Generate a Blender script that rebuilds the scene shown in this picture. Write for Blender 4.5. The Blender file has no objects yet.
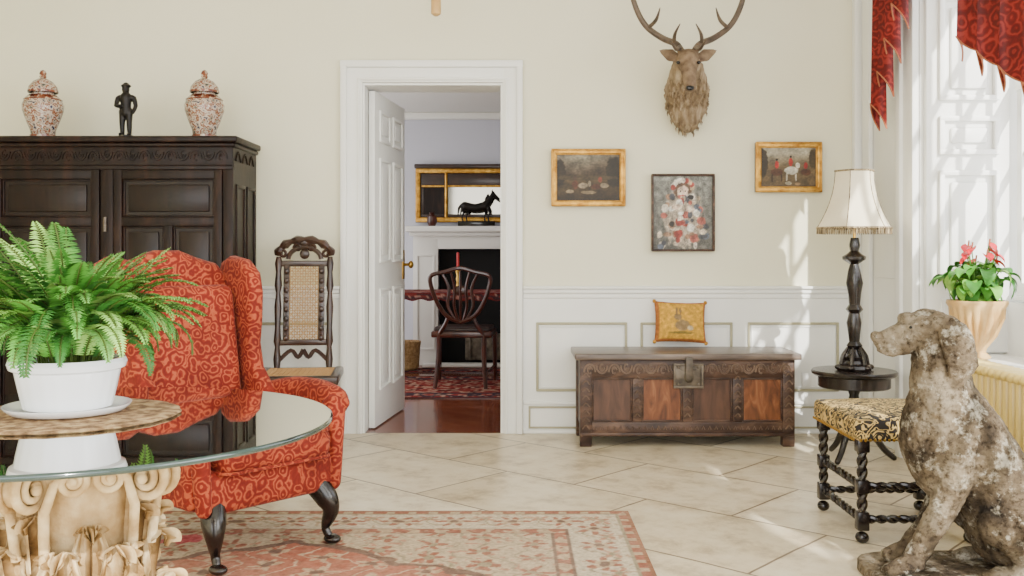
import bpy, bmesh, math, random
from mathutils import Vector, Matrix, noise, Euler
random.seed(7)
JR=random.Random(11)
H=1.109; F=1000.0
pi=math.pi
def W(px,py,Y): return Vector(((px-512)*Y/F, Y, H-(py-250)*Y/F))
def X(px,Y): return (px-512)*Y/F
def Z(py,Y): return H-(py-250)*Y/F
def lin(c):
    r=[]
    for v in c[:3]:
        v=v/255.0
        r.append(v/12.92 if v<=.04045 else ((v+.055)/1.055)**2.4)
    return (r[0],r[1],r[2],1)
scene=bpy.context.scene
COL=scene.collection
# ---------------- materials ----------------
def base_mat(name):
    m=bpy.data.materials.new(name); m.use_nodes=True
    nt=m.node_tree; b=nt.nodes.get('Principled BSDF')
    return m,nt,b
def coords(nt,stretch=(1,1,1),rot=(0,0,0),kind='Object'):
    tc=nt.nodes.new('ShaderNodeTexCoord'); mp=nt.nodes.new('ShaderNodeMapping')
    mp.inputs['Scale'].default_value=stretch; mp.inputs['Rotation'].default_value=rot
    nt.links.new(tc.outputs[kind],mp.inputs['Vector'])
    return mp.outputs['Vector']
def ramp(nt,fac,cols):
    r=nt.nodes.new('ShaderNodeValToRGB'); cr=r.color_ramp
    while len(cr.elements)<len(cols): cr.elements.new(.5)
    for e,(p,c) in zip(cr.elements,sorted(cols,key=lambda q:q[0])):
        e.position=p; e.color=lin(c)
    nt.links.new(fac,r.inputs['Fac']); return r.outputs['Color']
def mult(nt,a,c):
    m2=nt.nodes.new('ShaderNodeMix'); m2.data_type='RGBA'; m2.blend_type='MULTIPLY'; m2.inputs[0].default_value=1
    nt.links.new(a,m2.inputs[6]); nt.links.new(c,m2.inputs[7]); return m2.outputs[2]
def add_bump(nt,b,vec,scale,strength,dist=.01,detail=4):
    n=nt.nodes.new('ShaderNodeTexNoise'); n.inputs['Scale'].default_value=scale; n.inputs['Detail'].default_value=detail
    nt.links.new(vec,n.inputs['Vector'])
    bp=nt.nodes.new('ShaderNodeBump'); bp.inputs['Strength'].default_value=strength; bp.inputs['Distance'].default_value=dist
    nt.links.new(n.outputs[0],bp.inputs['Height']); nt.links.new(bp.outputs[0],b.inputs['Normal'])
def mk(name,cols,rough=.5,metal=0,scale=5,detail=5,dist=0,stretch=(1,1,1),rot=(0,0,0),bump=0,bscale=30,bdist=.01,coat=0,sheen=0,attr=False,spec=.5,rn=None,crease_shade=None):
    m,nt,b=base_mat(name)
    b.inputs['Roughness'].default_value=rough; b.inputs['Metallic'].default_value=metal
    b.inputs['Coat Weight'].default_value=coat; b.inputs['Sheen Weight'].default_value=sheen
    b.inputs['Specular IOR Level'].default_value=spec
    vec=coords(nt,stretch,rot)
    if attr:
        a=nt.nodes.new('ShaderNodeAttribute'); a.attribute_name='Col'
        n=nt.nodes.new('ShaderNodeTexNoise'); n.inputs['Scale'].default_value=scale; n.inputs['Detail'].default_value=detail
        nt.links.new(vec,n.inputs['Vector'])
        r=ramp(nt,n.outputs[0],[(.3,(205,205,205)),(.7,(255,255,255))])
        nt.links.new(mult(nt,a.outputs['Color'],r),b.inputs['Base Color'])
    elif isinstance(cols,list):
        n=nt.nodes.new('ShaderNodeTexNoise'); n.inputs['Scale'].default_value=scale; n.inputs['Detail'].default_value=detail
        n.inputs['Distortion'].default_value=dist
        if rn: n.inputs['Roughness'].default_value=rn
        nt.links.new(vec,n.inputs['Vector'])
        out=ramp(nt,n.outputs[0],cols)
        if crease_shade:
            g=nt.nodes.new('ShaderNodeNewGeometry'); out=mult(nt,out,ramp(nt,g.outputs['Pointiness'],crease_shade))
        nt.links.new(out,b.inputs['Base Color'])
    else:
        b.inputs['Base Color'].default_value=lin(cols)
    if bump: add_bump(nt,b,vec,bscale,bump,bdist)
    return m
def damask(name,c1,c2,c3,scale=9,freq=30,rough=.75):
    m,nt,b=base_mat(name); b.inputs['Roughness'].default_value=rough; b.inputs['Sheen Weight'].default_value=.05
    b.inputs['Specular IOR Level'].default_value=.25
    vec=coords(nt)
    n=nt.nodes.new('ShaderNodeTexNoise'); n.inputs['Scale'].default_value=14; n.inputs['Detail'].default_value=3; nt.links.new(vec,n.inputs['Vector'])
    ad=nt.nodes.new('ShaderNodeMix'); ad.data_type='RGBA'; ad.blend_type='ADD'; ad.inputs[0].default_value=.06
    nt.links.new(vec,ad.inputs[6]); nt.links.new(n.outputs[1],ad.inputs[7])
    v=nt.nodes.new('ShaderNodeTexVoronoi'); v.inputs['Scale'].default_value=scale; nt.links.new(ad.outputs[2],v.inputs['Vector'])
    mu=nt.nodes.new('ShaderNodeMath'); mu.operation='MULTIPLY'; mu.inputs[1].default_value=freq; nt.links.new(v.outputs['Distance'],mu.inputs[0])
    si=nt.nodes.new('ShaderNodeMath'); si.operation='SINE'; nt.links.new(mu.outputs[0],si.inputs[0])
    ma=nt.nodes.new('ShaderNodeMath'); ma.operation='MULTIPLY_ADD'; ma.inputs[1].default_value=.5; ma.inputs[2].default_value=.5; nt.links.new(si.outputs[0],ma.inputs[0])
    col=ramp(nt,ma.outputs[0],[(0,c1),(.6,c2),(.92,c3)])
    n2=nt.nodes.new('ShaderNodeTexNoise'); n2.inputs['Scale'].default_value=5; n2.inputs['Detail'].default_value=3; nt.links.new(vec,n2.inputs['Vector'])
    nt.links.new(mult(nt,col,ramp(nt,n2.outputs[0],[(.35,(215,200,190)),(.6,(255,255,255))])),b.inputs['Base Color'])
    bp=nt.nodes.new('ShaderNodeBump'); bp.inputs['Strength'].default_value=.3; bp.inputs['Distance'].default_value=.002
    nt.links.new(ma.outputs[0],bp.inputs['Height']); nt.links.new(bp.outputs[0],b.inputs['Normal'])
    return m
def brickmat(name,c1,c2,cm,w,h,mortar,rot,rough,offset=0,var=None,bump=.3,coat=0,vs=3.5,warp=.012):
    m,nt,b=base_mat(name); b.inputs['Roughness'].default_value=rough; b.inputs['Coat Weight'].default_value=coat
    vec=coords(nt,(1,1,1),(0,0,rot))
    nw=nt.nodes.new('ShaderNodeTexNoise'); nw.inputs['Scale'].default_value=2.5; nw.inputs['Detail'].default_value=5; nt.links.new(vec,nw.inputs['Vector'])
    ad=nt.nodes.new('ShaderNodeMix'); ad.data_type='RGBA'; ad.blend_type='ADD'; ad.inputs[0].default_value=warp
    nt.links.new(vec,ad.inputs[6]); nt.links.new(nw.outputs[1],ad.inputs[7])
    br=nt.nodes.new('ShaderNodeTexBrick'); br.offset=offset; br.squash=1
    br.inputs['Color1'].default_value=lin(c1); br.inputs['Color2'].default_value=lin(c2); br.inputs['Mortar'].default_value=lin(cm)
    br.inputs['Scale'].default_value=1; br.inputs['Brick Width'].default_value=w; br.inputs['Row Height'].default_value=h
    br.inputs['Mortar Size'].default_value=mortar; br.inputs['Mortar Smooth'].default_value=.3
    nt.links.new(ad.outputs[2],br.inputs['Vector'])
    n=nt.nodes.new('ShaderNodeTexNoise'); n.inputs['Scale'].default_value=vs; n.inputs['Detail'].default_value=10; n.inputs['Roughness'].default_value=.7
    nt.links.new(vec,n.inputs['Vector'])
    r=ramp(nt,n.outputs[0],var or [(.3,(215,205,190)),(.6,(255,255,255))])
    nt.links.new(mult(nt,br.outputs['Color'],r),b.inputs['Base Color'])
    bp=nt.nodes.new('ShaderNodeBump'); bp.invert=True; bp.inputs['Strength'].default_value=bump; bp.inputs['Distance'].default_value=.005
    nt.links.new(br.outputs['Fac'],bp.inputs['Height']); nt.links.new(bp.outputs[0],b.inputs['Normal'])
    return m
M={}
M['cream']=mk('wall_cream_paint',[(.35,(230,226,198)),(.65,(237,233,209))],.8,scale=.8,bump=.05,bscale=60)
M['white']=mk('white_paint',[(.3,(240,240,235)),(.7,(246,246,242))],.4,scale=3)
M['olive']=mk('olive_moulding_paint',(170,164,134),.5)
M['ceil']=mk('ceiling_paint',(238,236,228),.9)
M['lav']=mk('lavender_wall_paint',(204,204,214),.85)
M['stone']=brickmat('limestone_flags',(240,231,210),(218,205,178),(124,104,82),.84,.62,.006,math.radians(42),.32,offset=.5,var=[(.30,(186,176,160)),(.42,(224,217,206)),(.5,(244,240,232)),(.65,(255,255,255))],vs=5.5,warp=.022)
M['parquet']=brickmat('parquet_wood',(112,52,32),(146,78,48),(50,22,14),.30,.07,.002,math.radians(45),.25,offset=.5,coat=.3)
M['oak']=mk('dark_oak',[(.3,(16,8,6)),(.5,(27,15,11)),(.7,(48,29,21))],.42,scale=4,stretch=(5,5,.8),dist=.6,bump=.15,bscale=20,spec=.22)
M['oakp']=mk('dark_oak_panel',[(.3,(14,7,5)),(.7,(34,19,14))],.32,scale=4,stretch=(5,5,.8),dist=.6,spec=.28)
M['oakm']=mk('chest_oak',[(.3,(44,30,24)),(.5,(70,50,40)),(.7,(106,80,64))],.42,scale=5,stretch=(1.2,4,4),dist=.8,bump=.2,bscale=25,spec=.35)
M['oakc']=mk('chest_carving_oak',[(.3,(78,60,49)),(.7,(126,103,85))],.45,scale=9,spec=.35)
M['oaktop']=mk('chest_lid_oak',[(.3,(74,63,58)),(.7,(128,112,100))],.33,scale=6,stretch=(.8,6,6),dist=.6,bump=.1,bscale=25)
M['oakd']=mk('chest_dark_panel',[(.3,(58,40,32)),(.7,(100,70,54))],.38,scale=5,stretch=(4,4,1),dist=.8,spec=.35)
M['oako']=mk('chest_orange_panel',[(.3,(82,48,31)),(.55,(122,74,46)),(.75,(154,104,68))],.38,scale=6,stretch=(4,4,1),dist=1.2,spec=.35)
M['mahog']=mk('mahogany',[(.3,(42,16,10)),(.7,(82,34,22))],.28,scale=6,stretch=(3,3,1),coat=.2)
M['walnut']=mk('dark_walnut',[(.3,(32,18,12)),(.7,(60,35,24))],.3,scale=8,coat=.1)
M['ebony']=mk('ebonised_wood',[(.3,(14,10,9)),(.7,(34,25,21))],.25,scale=8,coat=.1)
M['iron']=mk('wrought_iron',[(.3,(66,58,50)),(.7,(120,108,92))],.45,.4,scale=20)
M['gold']=mk('gilt_frame',[(.3,(160,108,34)),(.7,(226,176,80))],.38,.7,scale=25,bump=.4,bscale=60)
M['brass']=mk('brass',(190,150,70),.3,1)
M['bronze']=mk('dark_bronze',[(.3,(14,12,12)),(.7,(38,33,30))],.4,.3,scale=15,spec=.3)
M['attr']=mk('painted_canvas',None,.55,attr=True,scale=25)
M['attrr']=mk('wool_pile',None,.95,attr=True,scale=60,bump=.4,bscale=300,bdist=.004,spec=.1)
M['attrl']=mk('leaf_green',None,.5,attr=True,scale=20,spec=.3)
M['damask']=damask('red_damask',(116,30,18),(138,38,22),(178,84,50),scale=22,freq=19)
M['curtain']=damask('red_curtain_silk',(92,10,10),(116,16,15),(142,38,30),scale=14,freq=18,rough=.5)
M['fringe']=mk('curtain_trim',(160,92,56),.7)
M['dseat']=mk('dark_seat_leather',(46,28,24),.45)
M['cane']=mk('woven_cane',(180,142,92),.6)
M['shade']=mk('lampshade_silk',[(.3,(224,212,182)),(.7,(236,226,200))],.8,scale=4)
M['fringe2']=mk('lampshade_fringe',[(.4,(60,44,32)),(.6,(190,170,130))],.8,scale=60,stretch=(4,4,.3))
M['porc']=mk('white_ceramic',(238,240,242),.15,coat=.3)
M['imari']=mk('imari_porcelain',[(.34,(34,38,66)),(.41,(180,164,146)),(.49,(190,176,160)),(.52,(112,48,38)),(.57,(132,90,58)),(.61,(184,170,152)),(.67,(44,58,56))],.2,scale=38,detail=4,coat=.25)
M['imarir']=mk('imari_red_band',[(.4,(92,34,26)),(.55,(132,74,46)),(.6,(186,168,146))],.2,scale=45,coat=.3)
M['soil']=mk('potting_soil',(48,34,24),.95)
M['terra']=mk('glazed_planter',[(.3,(190,144,80)),(.7,(224,188,128))],.4,scale=8)
M['rad']=mk('cream_enamel',(228,200,118),.3)
M['capst']=mk('carved_limestone',[(.3,(132,102,62)),(.45,(182,154,110)),(.58,(206,182,140)),(.7,(226,208,172))],.85,scale=14,detail=8,bump=.8,bscale=60,bdist=.006,spec=.15,crease_shade=[(.40,(74,54,34)),(.49,(196,182,160)),(.54,(255,255,255))])  # shade painted into the carving's hollows to strengthen the relief
def dogmat():
    m,nt,b=base_mat('weathered_stone'); b.inputs['Roughness'].default_value=.92; b.inputs['Specular IOR Level'].default_value=.12
    vec=coords(nt)
    def nz(sc,d,r=.6):
        n=nt.nodes.new('ShaderNodeTexNoise'); n.inputs['Scale'].default_value=sc; n.inputs['Detail'].default_value=d; n.inputs['Roughness'].default_value=r
        nt.links.new(vec,n.inputs['Vector']); return n.outputs[0]
    c1=ramp(nt,nz(5,10,.66),[(.34,(38,33,29)),(.44,(78,67,54)),(.52,(108,95,77)),(.60,(136,125,107)),(.70,(104,88,66))])
    f=ramp(nt,nz(16,9,.72),[(.54,(0,0,0)),(.62,(215,215,215))])
    mx=nt.nodes.new('ShaderNodeMix'); mx.data_type='RGBA'; nt.links.new(f,mx.inputs[0]); nt.links.new(c1,mx.inputs[6]); mx.inputs[7].default_value=lin((186,180,164))
    f2=ramp(nt,nz(55,6,.7),[(.34,(140,132,122)),(.5,(255,255,255))])
    out=mult(nt,mx.outputs[2],f2)
    g=nt.nodes.new('ShaderNodeNewGeometry'); out=mult(nt,out,ramp(nt,g.outputs['Pointiness'],[(.44,(110,100,88)),(.5,(240,240,240)),(.56,(255,255,255))]))  # painted crevice shade, multiplied over the weathered stone colour
    nt.links.new(out,b.inputs['Base Color'])
    add_bump(nt,b,vec,50,.9,.010,8)
    return m
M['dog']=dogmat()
M['fur']=mk('stag_fur',[(.3,(106,88,68)),(.5,(152,132,106)),(.7,(192,174,148))],.95,scale=16,stretch=(2.2,1,.5),detail=8,bump=.9,bscale=80,bdist=.012,spec=.1)
M['furd']=mk('stag_face_fur',[(.3,(96,78,62)),(.7,(146,124,100))],.9,scale=24,bump=.5,bscale=90,spec=.15)
M['antler']=mk('antler_horn',[(.3,(50,40,33)),(.7,(108,90,72))],.5,scale=14,bump=.4,bscale=50)
M['black']=mk('black_gloss',(10,9,9),.15)
M['soot']=mk('firebox_soot',(14,13,13),.9)
M['marble']=mk('mantel_marble',(228,224,216),.35)
M['mirror']=mk('mirror_silver',(140,136,124),.08,1)
M['glassw']=mk('socket_plastic',(240,240,238),.3)
M['red']=mk('red_wax',(190,30,30),.4)
M['spathe']=mk('anthurium_red',(206,28,44),.25,coat=.3)
M['cushion']=mk('needlepoint',None,.9,attr=True,scale=50,bump=.4,bscale=160,bdist=.003)
M['mat']=mk('woven_rush',[(.35,(104,76,48)),(.5,(152,120,82)),(.65,(184,156,114))],.9,scale=40,detail=2,bump=.8,bscale=120)
M['basket']=mk('wicker',[(.3,(140,104,64)),(.7,(196,160,110))],.8,scale=50)
def tapestry():
    m,nt,b=base_mat('stool_tapestry'); b.inputs['Roughness'].default_value=.85
    vec=coords(nt)
    n=nt.nodes.new('ShaderNodeTexNoise'); n.inputs['Scale'].default_value=15; n.inputs['Detail'].default_value=1; n.inputs['Distortion'].default_value=2.2
    nt.links.new(vec,n.inputs['Vector'])
    nt.links.new(ramp(nt,n.outputs[0],[(.38,(200,170,104)),(.41,(28,22,20)),(.49,(30,24,22)),(.51,(206,178,112)),(.57,(192,160,92)),(.59,(30,24,22))]),b.inputs['Base Color'])
    return m
M['tap']=tapestry()
def glassmat(name,tint,k=1.0):
    m=bpy.data.materials.new(name); m.use_nodes=True; nt=m.node_tree; nt.nodes.clear()
    o=nt.nodes.new('ShaderNodeOutputMaterial'); t=nt.nodes.new('ShaderNodeBsdfTransparent'); g=nt.nodes.new('ShaderNodeBsdfGlossy')
    t.inputs['Color'].default_value=lin(tint); g.inputs['Roughness'].default_value=.02
    fr=nt.nodes.new('ShaderNodeFresnel'); fr.inputs['IOR'].default_value=1.5
    mx=nt.nodes.new('ShaderNodeMixShader')
    nt.links.new(fr.outputs[0],mx.inputs[0]); nt.links.new(t.outputs[0],mx.inputs[1]); nt.links.new(g.outputs[0],mx.inputs[2]); nt.links.new(mx.outputs[0],o.inputs['Surface'])
    return m
M['glass']=glassmat('table_glass',(186,200,190))
M['edge']=mk('glass_edge_green',(20,40,36),.1,coat=.5)

# ---------------- builder ----------------
def catmull(pts,rad,sub):
    if sub<=1 or len(pts)<3: return pts,rad
    P=[Vector(p) for p in pts]; n=len(P); op=[];orr=[]
    for i in range(n-1):
        p0=P[max(i-1,0)];p1=P[i];p2=P[i+1];p3=P[min(i+2,n-1)]
        for k in range(sub):
            t=k/sub
            op.append(.5*((2*p1)+(p2-p0)*t+(2*p0-5*p1+4*p2-p3)*t*t+(3*p1-p0-3*p2+p3)*t**3))
            orr.append(rad[i]*(1-t)+rad[i+1]*t)
    op.append(P[-1]); orr.append(rad[-1]); return op,orr
class B:
    def __init__(s,name,loc=None,rot=0):
        s.name=name;s.loc=loc;s.rot=rot;s.v=[];s.f=[];s.fm=[];s.c=[];s.mats=[];s.sm=[];s.hascol=False
    def add(s,verts,faces,mat,M4=None,smooth=True,col=None):
        o=len(s.v)
        for i,p in enumerate(verts):
            p=Vector(p)
            if M4 is not None: p=M4@p
            s.v.append(p)
            if col is None: s.c.append((1,1,1,1))
            else:
                s.hascol=True
                s.c.append(col[i] if isinstance(col,list) else col)
        if mat not in s.mats: s.mats.append(mat)
        mi=s.mats.index(mat)
        for f in faces:
            s.f.append([o+i for i in f]); s.fm.append(mi); s.sm.append(smooth)
    def bm(s,bm,mat,M4=None,smooth=True):
        bm.verts.ensure_lookup_table(); bm.verts.index_update()
        s.add([v.co.copy() for v in bm.verts],[[v.index for v in f.verts] for f in bm.faces],mat,M4,smooth); bm.free()
    def box(s,c,size,mat,bev=0,seg=2,rot=None):
        b=bmesh.new(); bmesh.ops.create_cube(b,size=1)
        e=JR.uniform(0,.0006)
        for v in b.verts: v.co=Vector((v.co.x*(size[0]-e),v.co.y*(size[1]-e),v.co.z*(size[2]-e)))
        if bev: bmesh.ops.bevel(b,geom=b.edges[:],offset=bev,segments=seg,profile=.5,affect='EDGES')
        m=Matrix.Translation(Vector(c))
        if rot is not None: m=m@Euler(rot).to_matrix().to_4x4()
        s.bm(b,mat,m,smooth=bool(bev and seg>1))
    def bb(s,x0,x1,y0,y1,z0,z1,mat,bev=0,seg=2):
        s.box(((x0+x1)/2,(y0+y1)/2,(z0+z1)/2),(abs(x1-x0),abs(y1-y0),abs(z1-z0)),mat,bev,seg)
    def lathe(s,prof,c,mat,n=28,rmod=None,col=None,M4=None,smooth=True,phase=0,cap=True):
        V=[];Fc=[]
        for (r,z) in prof:
            for k in range(n):
                a=2*pi*k/n+phase; rr=r*(rmod(a,z) if rmod else 1)
                V.append(Vector((c[0]+rr*math.cos(a),c[1]+rr*math.sin(a),c[2]+z)))
        m=len(prof)
        for i in range(m-1):
            for k in range(n):
                k2=(k+1)%n; Fc.append([i*n+k,i*n+k2,(i+1)*n+k2,(i+1)*n+k])
        if cap and prof[0][0]>1e-4: Fc.append([k for k in range(n)][::-1])
        if cap and prof[-1][0]>1e-4: Fc.append([(m-1)*n+k for k in range(n)])
        s.add(V,Fc,mat,M4,smooth,col)
    def tube(s,pts,rad,mat,n=10,sub=1,rnd=False,flat=None,closed=False,col=None):
        if not isinstance(rad,(list,tuple)): rad=[rad]*len(pts)
        P=[Vector(p) for p in pts]; R=list(rad)
        if sub>1: P,R=catmull(P,R,sub)
        if rnd:
            d0=(P[0]-P[1]).normalized(); d1=(P[-1]-P[-2]).normalized(); r0=R[0];r1=R[-1]
            h=[(.35,.93),(.7,.71),(.92,.38),(1,.05)]
            P=[P[0]+d0*r0*a for a,b in reversed(h)]+P+[P[-1]+d1*r1*a for a,b in h]
            R=[r0*b for a,b in reversed(h)]+R+[r1*b for a,b in h]
        m=len(P); V=[];Fc=[]
        t=(P[1]-P[0]).normalized(); up=Vector((0,0,1)) if abs(t.z)<.9 else Vector((0,1,0))
        nrm=(up-t*up.dot(t)).normalized()
        for i in range(m):
            if closed: t2=(P[(i+1)%m]-P[(i-1)%m])
            else: t2=(P[min(i+1,m-1)]-P[max(i-1,0)])
            if t2.length>1e-9: t=t2.normalized()
            nrm=(nrm-t*nrm.dot(t))
            if nrm.length<1e-6: nrm=t.orthogonal()
            nrm.normalize(); bn=t.cross(nrm)
            for k in range(n):
                a=2*pi*k/n; o=(nrm*math.cos(a)+bn*math.sin(a))*R[i]
                if flat: o=Vector((o.x*flat[0],o.y*flat[1],o.z*flat[2]))
                V.append(P[i]+o)
        rng=m if closed else m-1
        for i in range(rng):
            j=(i+1)%m
            for k in range(n):
                k2=(k+1)%n; Fc.append([i*n+k,i*n+k2,j*n+k2,j*n+k])
        if not closed:
            Fc.append(list(range(n))[::-1]); Fc.append([(m-1)*n+k for k in range(n)])
        s.add(V,Fc,mat,None,True,col)
    def ell(s,c,r,mat,n=16,M3=None):
        b=bmesh.new(); bmesh.ops.create_uvsphere(b,u_segments=n,v_segments=max(6,n*2//3),radius=1)
        m=Matrix.Diagonal((r[0],r[1],r[2],1))
        if M3 is not None: m=M3.to_4x4()@m
        s.bm(b,mat,Matrix.Translation(Vector(c))@m)
    def prism(s,poly,th,mat,M4,bev=0,seg=3,smooth=True):
        b=bmesh.new(); vs=[b.verts.new((p[0],p[1],-th/2)) for p in poly]; f=b.faces.new(vs)
        r=bmesh.ops.extrude_face_region(b,geom=[f]); 
        for v in r['geom']:
            if isinstance(v,bmesh.types.BMVert): v.co.z+=th
        bmesh.ops.recalc_face_normals(b,faces=b.faces[:])
        if bev:
            es=[e for e in b.edges if abs(e.verts[0].co.z-e.verts[1].co.z)<1e-6]
            bmesh.ops.bevel(b,geom=es,offset=bev,segments=seg,profile=.5,affect='EDGES')
        s.bm(b,mat,M4,smooth)
    def grid(s,fn,nu,nv,mat,colfn=None):
        V=[];C=[];Fc=[]
        for j in range(nv+1):
            for i in range(nu+1):
                u=i/nu;v=j/nv; V.append(fn(u,v))
                if colfn: C.append(colfn(u,v))
        for j in range(nv):
            for i in range(nu):
                a=j*(nu+1)+i; Fc.append([a,a+1,a+nu+2,a+nu+1])
        s.add(V,Fc,mat,None,True,C if colfn else None)
    def remesh(s,voxel,iters=6,disp=0,dscale=10):
        me=bpy.data.meshes.new('tmp'); me.from_pydata([tuple(v) for v in s.v],[],s.f); me.update()
        b=bmesh.new(); b.from_mesh(me); bmesh.ops.recalc_face_normals(b,faces=b.faces[:]); b.to_mesh(me); b.free()
        ob=bpy.data.objects.new('tmp',me); COL.objects.link(ob)
        m=ob.modifiers.new('r','REMESH'); m.mode='VOXEL'; m.voxel_size=voxel
        if iters:
            m2=ob.modifiers.new('s','SMOOTH'); m2.iterations=iters; m2.factor=.5
        bpy.context.view_layer.update(); dg=bpy.context.evaluated_depsgraph_get()
        ev=ob.evaluated_get(dg).to_mesh()
        V=[v.co.copy() for v in ev.vertices]; N=[v.normal.copy() for v in ev.vertices]; Fc=[list(p.vertices) for p in ev.polygons]
        ob.evaluated_get(dg).to_mesh_clear(); bpy.data.objects.remove(ob)
        if disp: V=[p+n*disp*(noise.noise(p*dscale)+.5*noise.noise(p*dscale*2.3)) for p,n in zip(V,N)]
        return V,Fc
    def done(s,angle=40,origin=True,recalc=True):
        loc=s.loc
        if loc is None:
            if origin:
                xs=[v.x for v in s.v];ys=[v.y for v in s.v];zs=[v.z for v in s.v]
                loc=Vector(((min(xs)+max(xs))/2,(min(ys)+max(ys))/2,min(zs)))
                s.v=[v-loc for v in s.v]
            else: loc=Vector((0,0,0))
        me=bpy.data.meshes.new(s.name); me.from_pydata([tuple(v) for v in s.v],[],s.f)
        for m in s.mats: me.materials.append(M[m])
        me.polygons.foreach_set('material_index',s.fm)
        me.polygons.foreach_set('use_smooth',s.sm)
        if s.hascol:
            a=me.color_attributes.new('Col','FLOAT_COLOR','POINT')
            a.data.foreach_set('color',[x for c in s.c for x in c])
        me.update()
        if recalc:
            b=bmesh.new(); b.from_mesh(me); bmesh.ops.recalc_face_normals(b,faces=b.faces[:]); b.to_mesh(me); b.free()
        try: me.set_sharp_from_angle(angle=math.radians(angle))
        except Exception as e: print(e)
        ob=bpy.data.objects.new(s.name,me); COL.objects.link(ob); ob.location=loc; ob.rotation_euler=(0,0,s.rot)
        return ob
def frect(b,x0,x1,z0,z1,y,w,d,mat,bev=.003):
    b.bb(x0,x1,y-d,y,z1-w,z1,mat,bev); b.bb(x0,x1,y-d,y,z0,z0+w,mat,bev)
    b.bb(x0,x0+w,y-d+.0007,y,z0+w*.5,z1-w*.5,mat,bev); b.bb(x1-w,x1,y-d+.0007,y,z0+w*.5,z1-w*.5,mat,bev)
XZ=lambda y:Matrix(((1,0,0,0),(0,0,-1,y),(0,1,0,0),(0,0,0,1)))
YZ=lambda x:Matrix(((0,0,1,x),(1,0,0,0),(0,1,0,0),(0,0,0,1)))

# ---------------- room ----------------
WY=6.06
ox0,ox1,oz=X(363,WY),X(503,WY),2.12
XR=2.12; XW=2.60; XO=2.66; CH=3.3
Ys=5.2; Yn=2.4; Wa=-.9; Wb=1.9
b=B('floor'); b.bb(-3.6,XO,-2.2,WY,-.1,0,'stone'); b.done(origin=False)
b=B('floor_parquet'); b.bb(-2.7,1.9,WY,9.9,-.1,0,'parquet'); b.done(origin=False)
b=B('wall_back'); b.bb(-3.6,ox0,WY,WY+.25,0,CH,'cream'); b.bb(ox1,XO,WY,WY+.25,0,CH,'cream'); b.bb(ox0,ox1,WY,WY+.25,oz,CH,'cream'); b.done(origin=False)
b=B('wall_left'); b.bb(-3.7,-3.6,-2.2,WY+.25,0,CH,'cream'); b.done(origin=False)
b=B('ceiling'); b.bb(-3.7,XO,-2.2,WY+.25,CH,CH+.1,'ceil'); b.done(origin=False)
b=B('wall_right')
b.bb(XR,XO,Ys,WY,0,CH,'white'); b.bb(XR,XO,Wb,Yn,0,CH,'white'); b.bb(XR,XO,-2.2,Wa,0,CH,'white')
for (a,c) in ((Yn,Ys),(Wa,Wb)):
    b.bb(XR,XO,a,c,0,.57,'white'); b.bb(XR,XO,a,c,3.05,CH,'white'); b.bb(XW-.04,XO,a,c,.57,.84,'white')
b.done(origin=False)
b=B('trim_1')
b.bb(X(853,6.03),XR,WY-.06,WY,0,CH,'white',.008); b.bb(XR-.03,XR,5.86,5.98,0,CH,'white',.008)
b.bb(XR-.04,XR,Ys,Ys+.16,0,CH,'white',.01); b.bb(XR-.06,XR,Ys+.12,Ys+.19,0,CH,'white',.008)
b.bb(XR-.02,XR,5.46,5.78,.95,2.8,'white',.006); b.done()
b=B('window_shutter')
b.bb(XR+.02,XW-.03,Ys-.035,Ys-.002,.58,3.04,'white',.004)
for (z0,z1) in ((.95,1.52),(1.60,1.80),(1.88,2.42),(2.5,2.95)):
    frect(b,XR+.08,XW-.09,z0,z1,Ys-.035,.028,.026,'white',.006)
    b.bb(XR+.14,XW-.15,Ys-.055,Ys-.035,z0+.06,z1-.06,'white',.012)
frect(b,XR+.09,XW-.10,.63,.86,Ys-.035,.022,.016,'white',.006)
b.done()
for k,(a,c) in enumerate(((Yn,Ys-.05),(Wa,Wb))):  # second window is out of view, added to let in more light
    b=B('window_%d'%(k+1)); 
    b.bb(XW-.02,XW+.055,a,c,.845,.875,'white',.006)
    b.bb(XW,XW+.05,a,a+.05,.875,3.045,'white'); b.bb(XW,XW+.05,c-.05,c,.875,3.045,'white'); b.bb(XW,XW+.05,a,c,2.99,3.045,'white'); b.bb(XW,XW+.05,a,c,.875,.94,'white'); b.bb(XW-.01,XW+.05,a,c,1.93,1.99,'white')
    nb=6
    for i in range(1,nb): 
        y=a+(c-a)*i/nb; b.bb(XW+.01,XW+.04,y-.012,y+.012,.9,3.0,'white')
    for z in (1.27,1.6,2.3,2.64): b.bb(XW+.01,XW+.04,a,c,z-.012,z+.012,'white')
    b.done()
b=B('trim_2'); b.bb(XR-.02,XR+.02,Yn,Ys-.05,.545,.575,'white',.006); b.done()
b=B('door_frame')
o0,o1,ot=X(342,WY),X(522,WY),Z(62,WY)
for (x0,x1) in ((o0,ox0),(ox1,o1)): b.bb(x0,x1,WY-.03,WY,0,ot-.002,'white',.004)
b.bb(ox0-.02,ox1+.02,WY-.0295,WY,oz,ot-.003,'white',.004)
b.bb(o0-.004,o0+.035,WY-.055,WY,0,ot-.002,'white',.008); b.bb(o1-.035,o1+.004,WY-.055,WY,0,ot-.002,'white',.008); b.bb(o0-.006,o1+.006,WY-.056,WY,ot-.04,ot+.004,'white',.008)
b.bb(ox0-.03,ox0-.012,WY-.042,WY,0,oz+.02,'white',.006); b.bb(ox1+.012,ox1+.03,WY-.042,WY,0,oz+.02,'white',.006); b.bb(ox0-.031,ox1+.031,WY-.043,WY,oz+.012,oz+.03,'white',.006)
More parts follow.
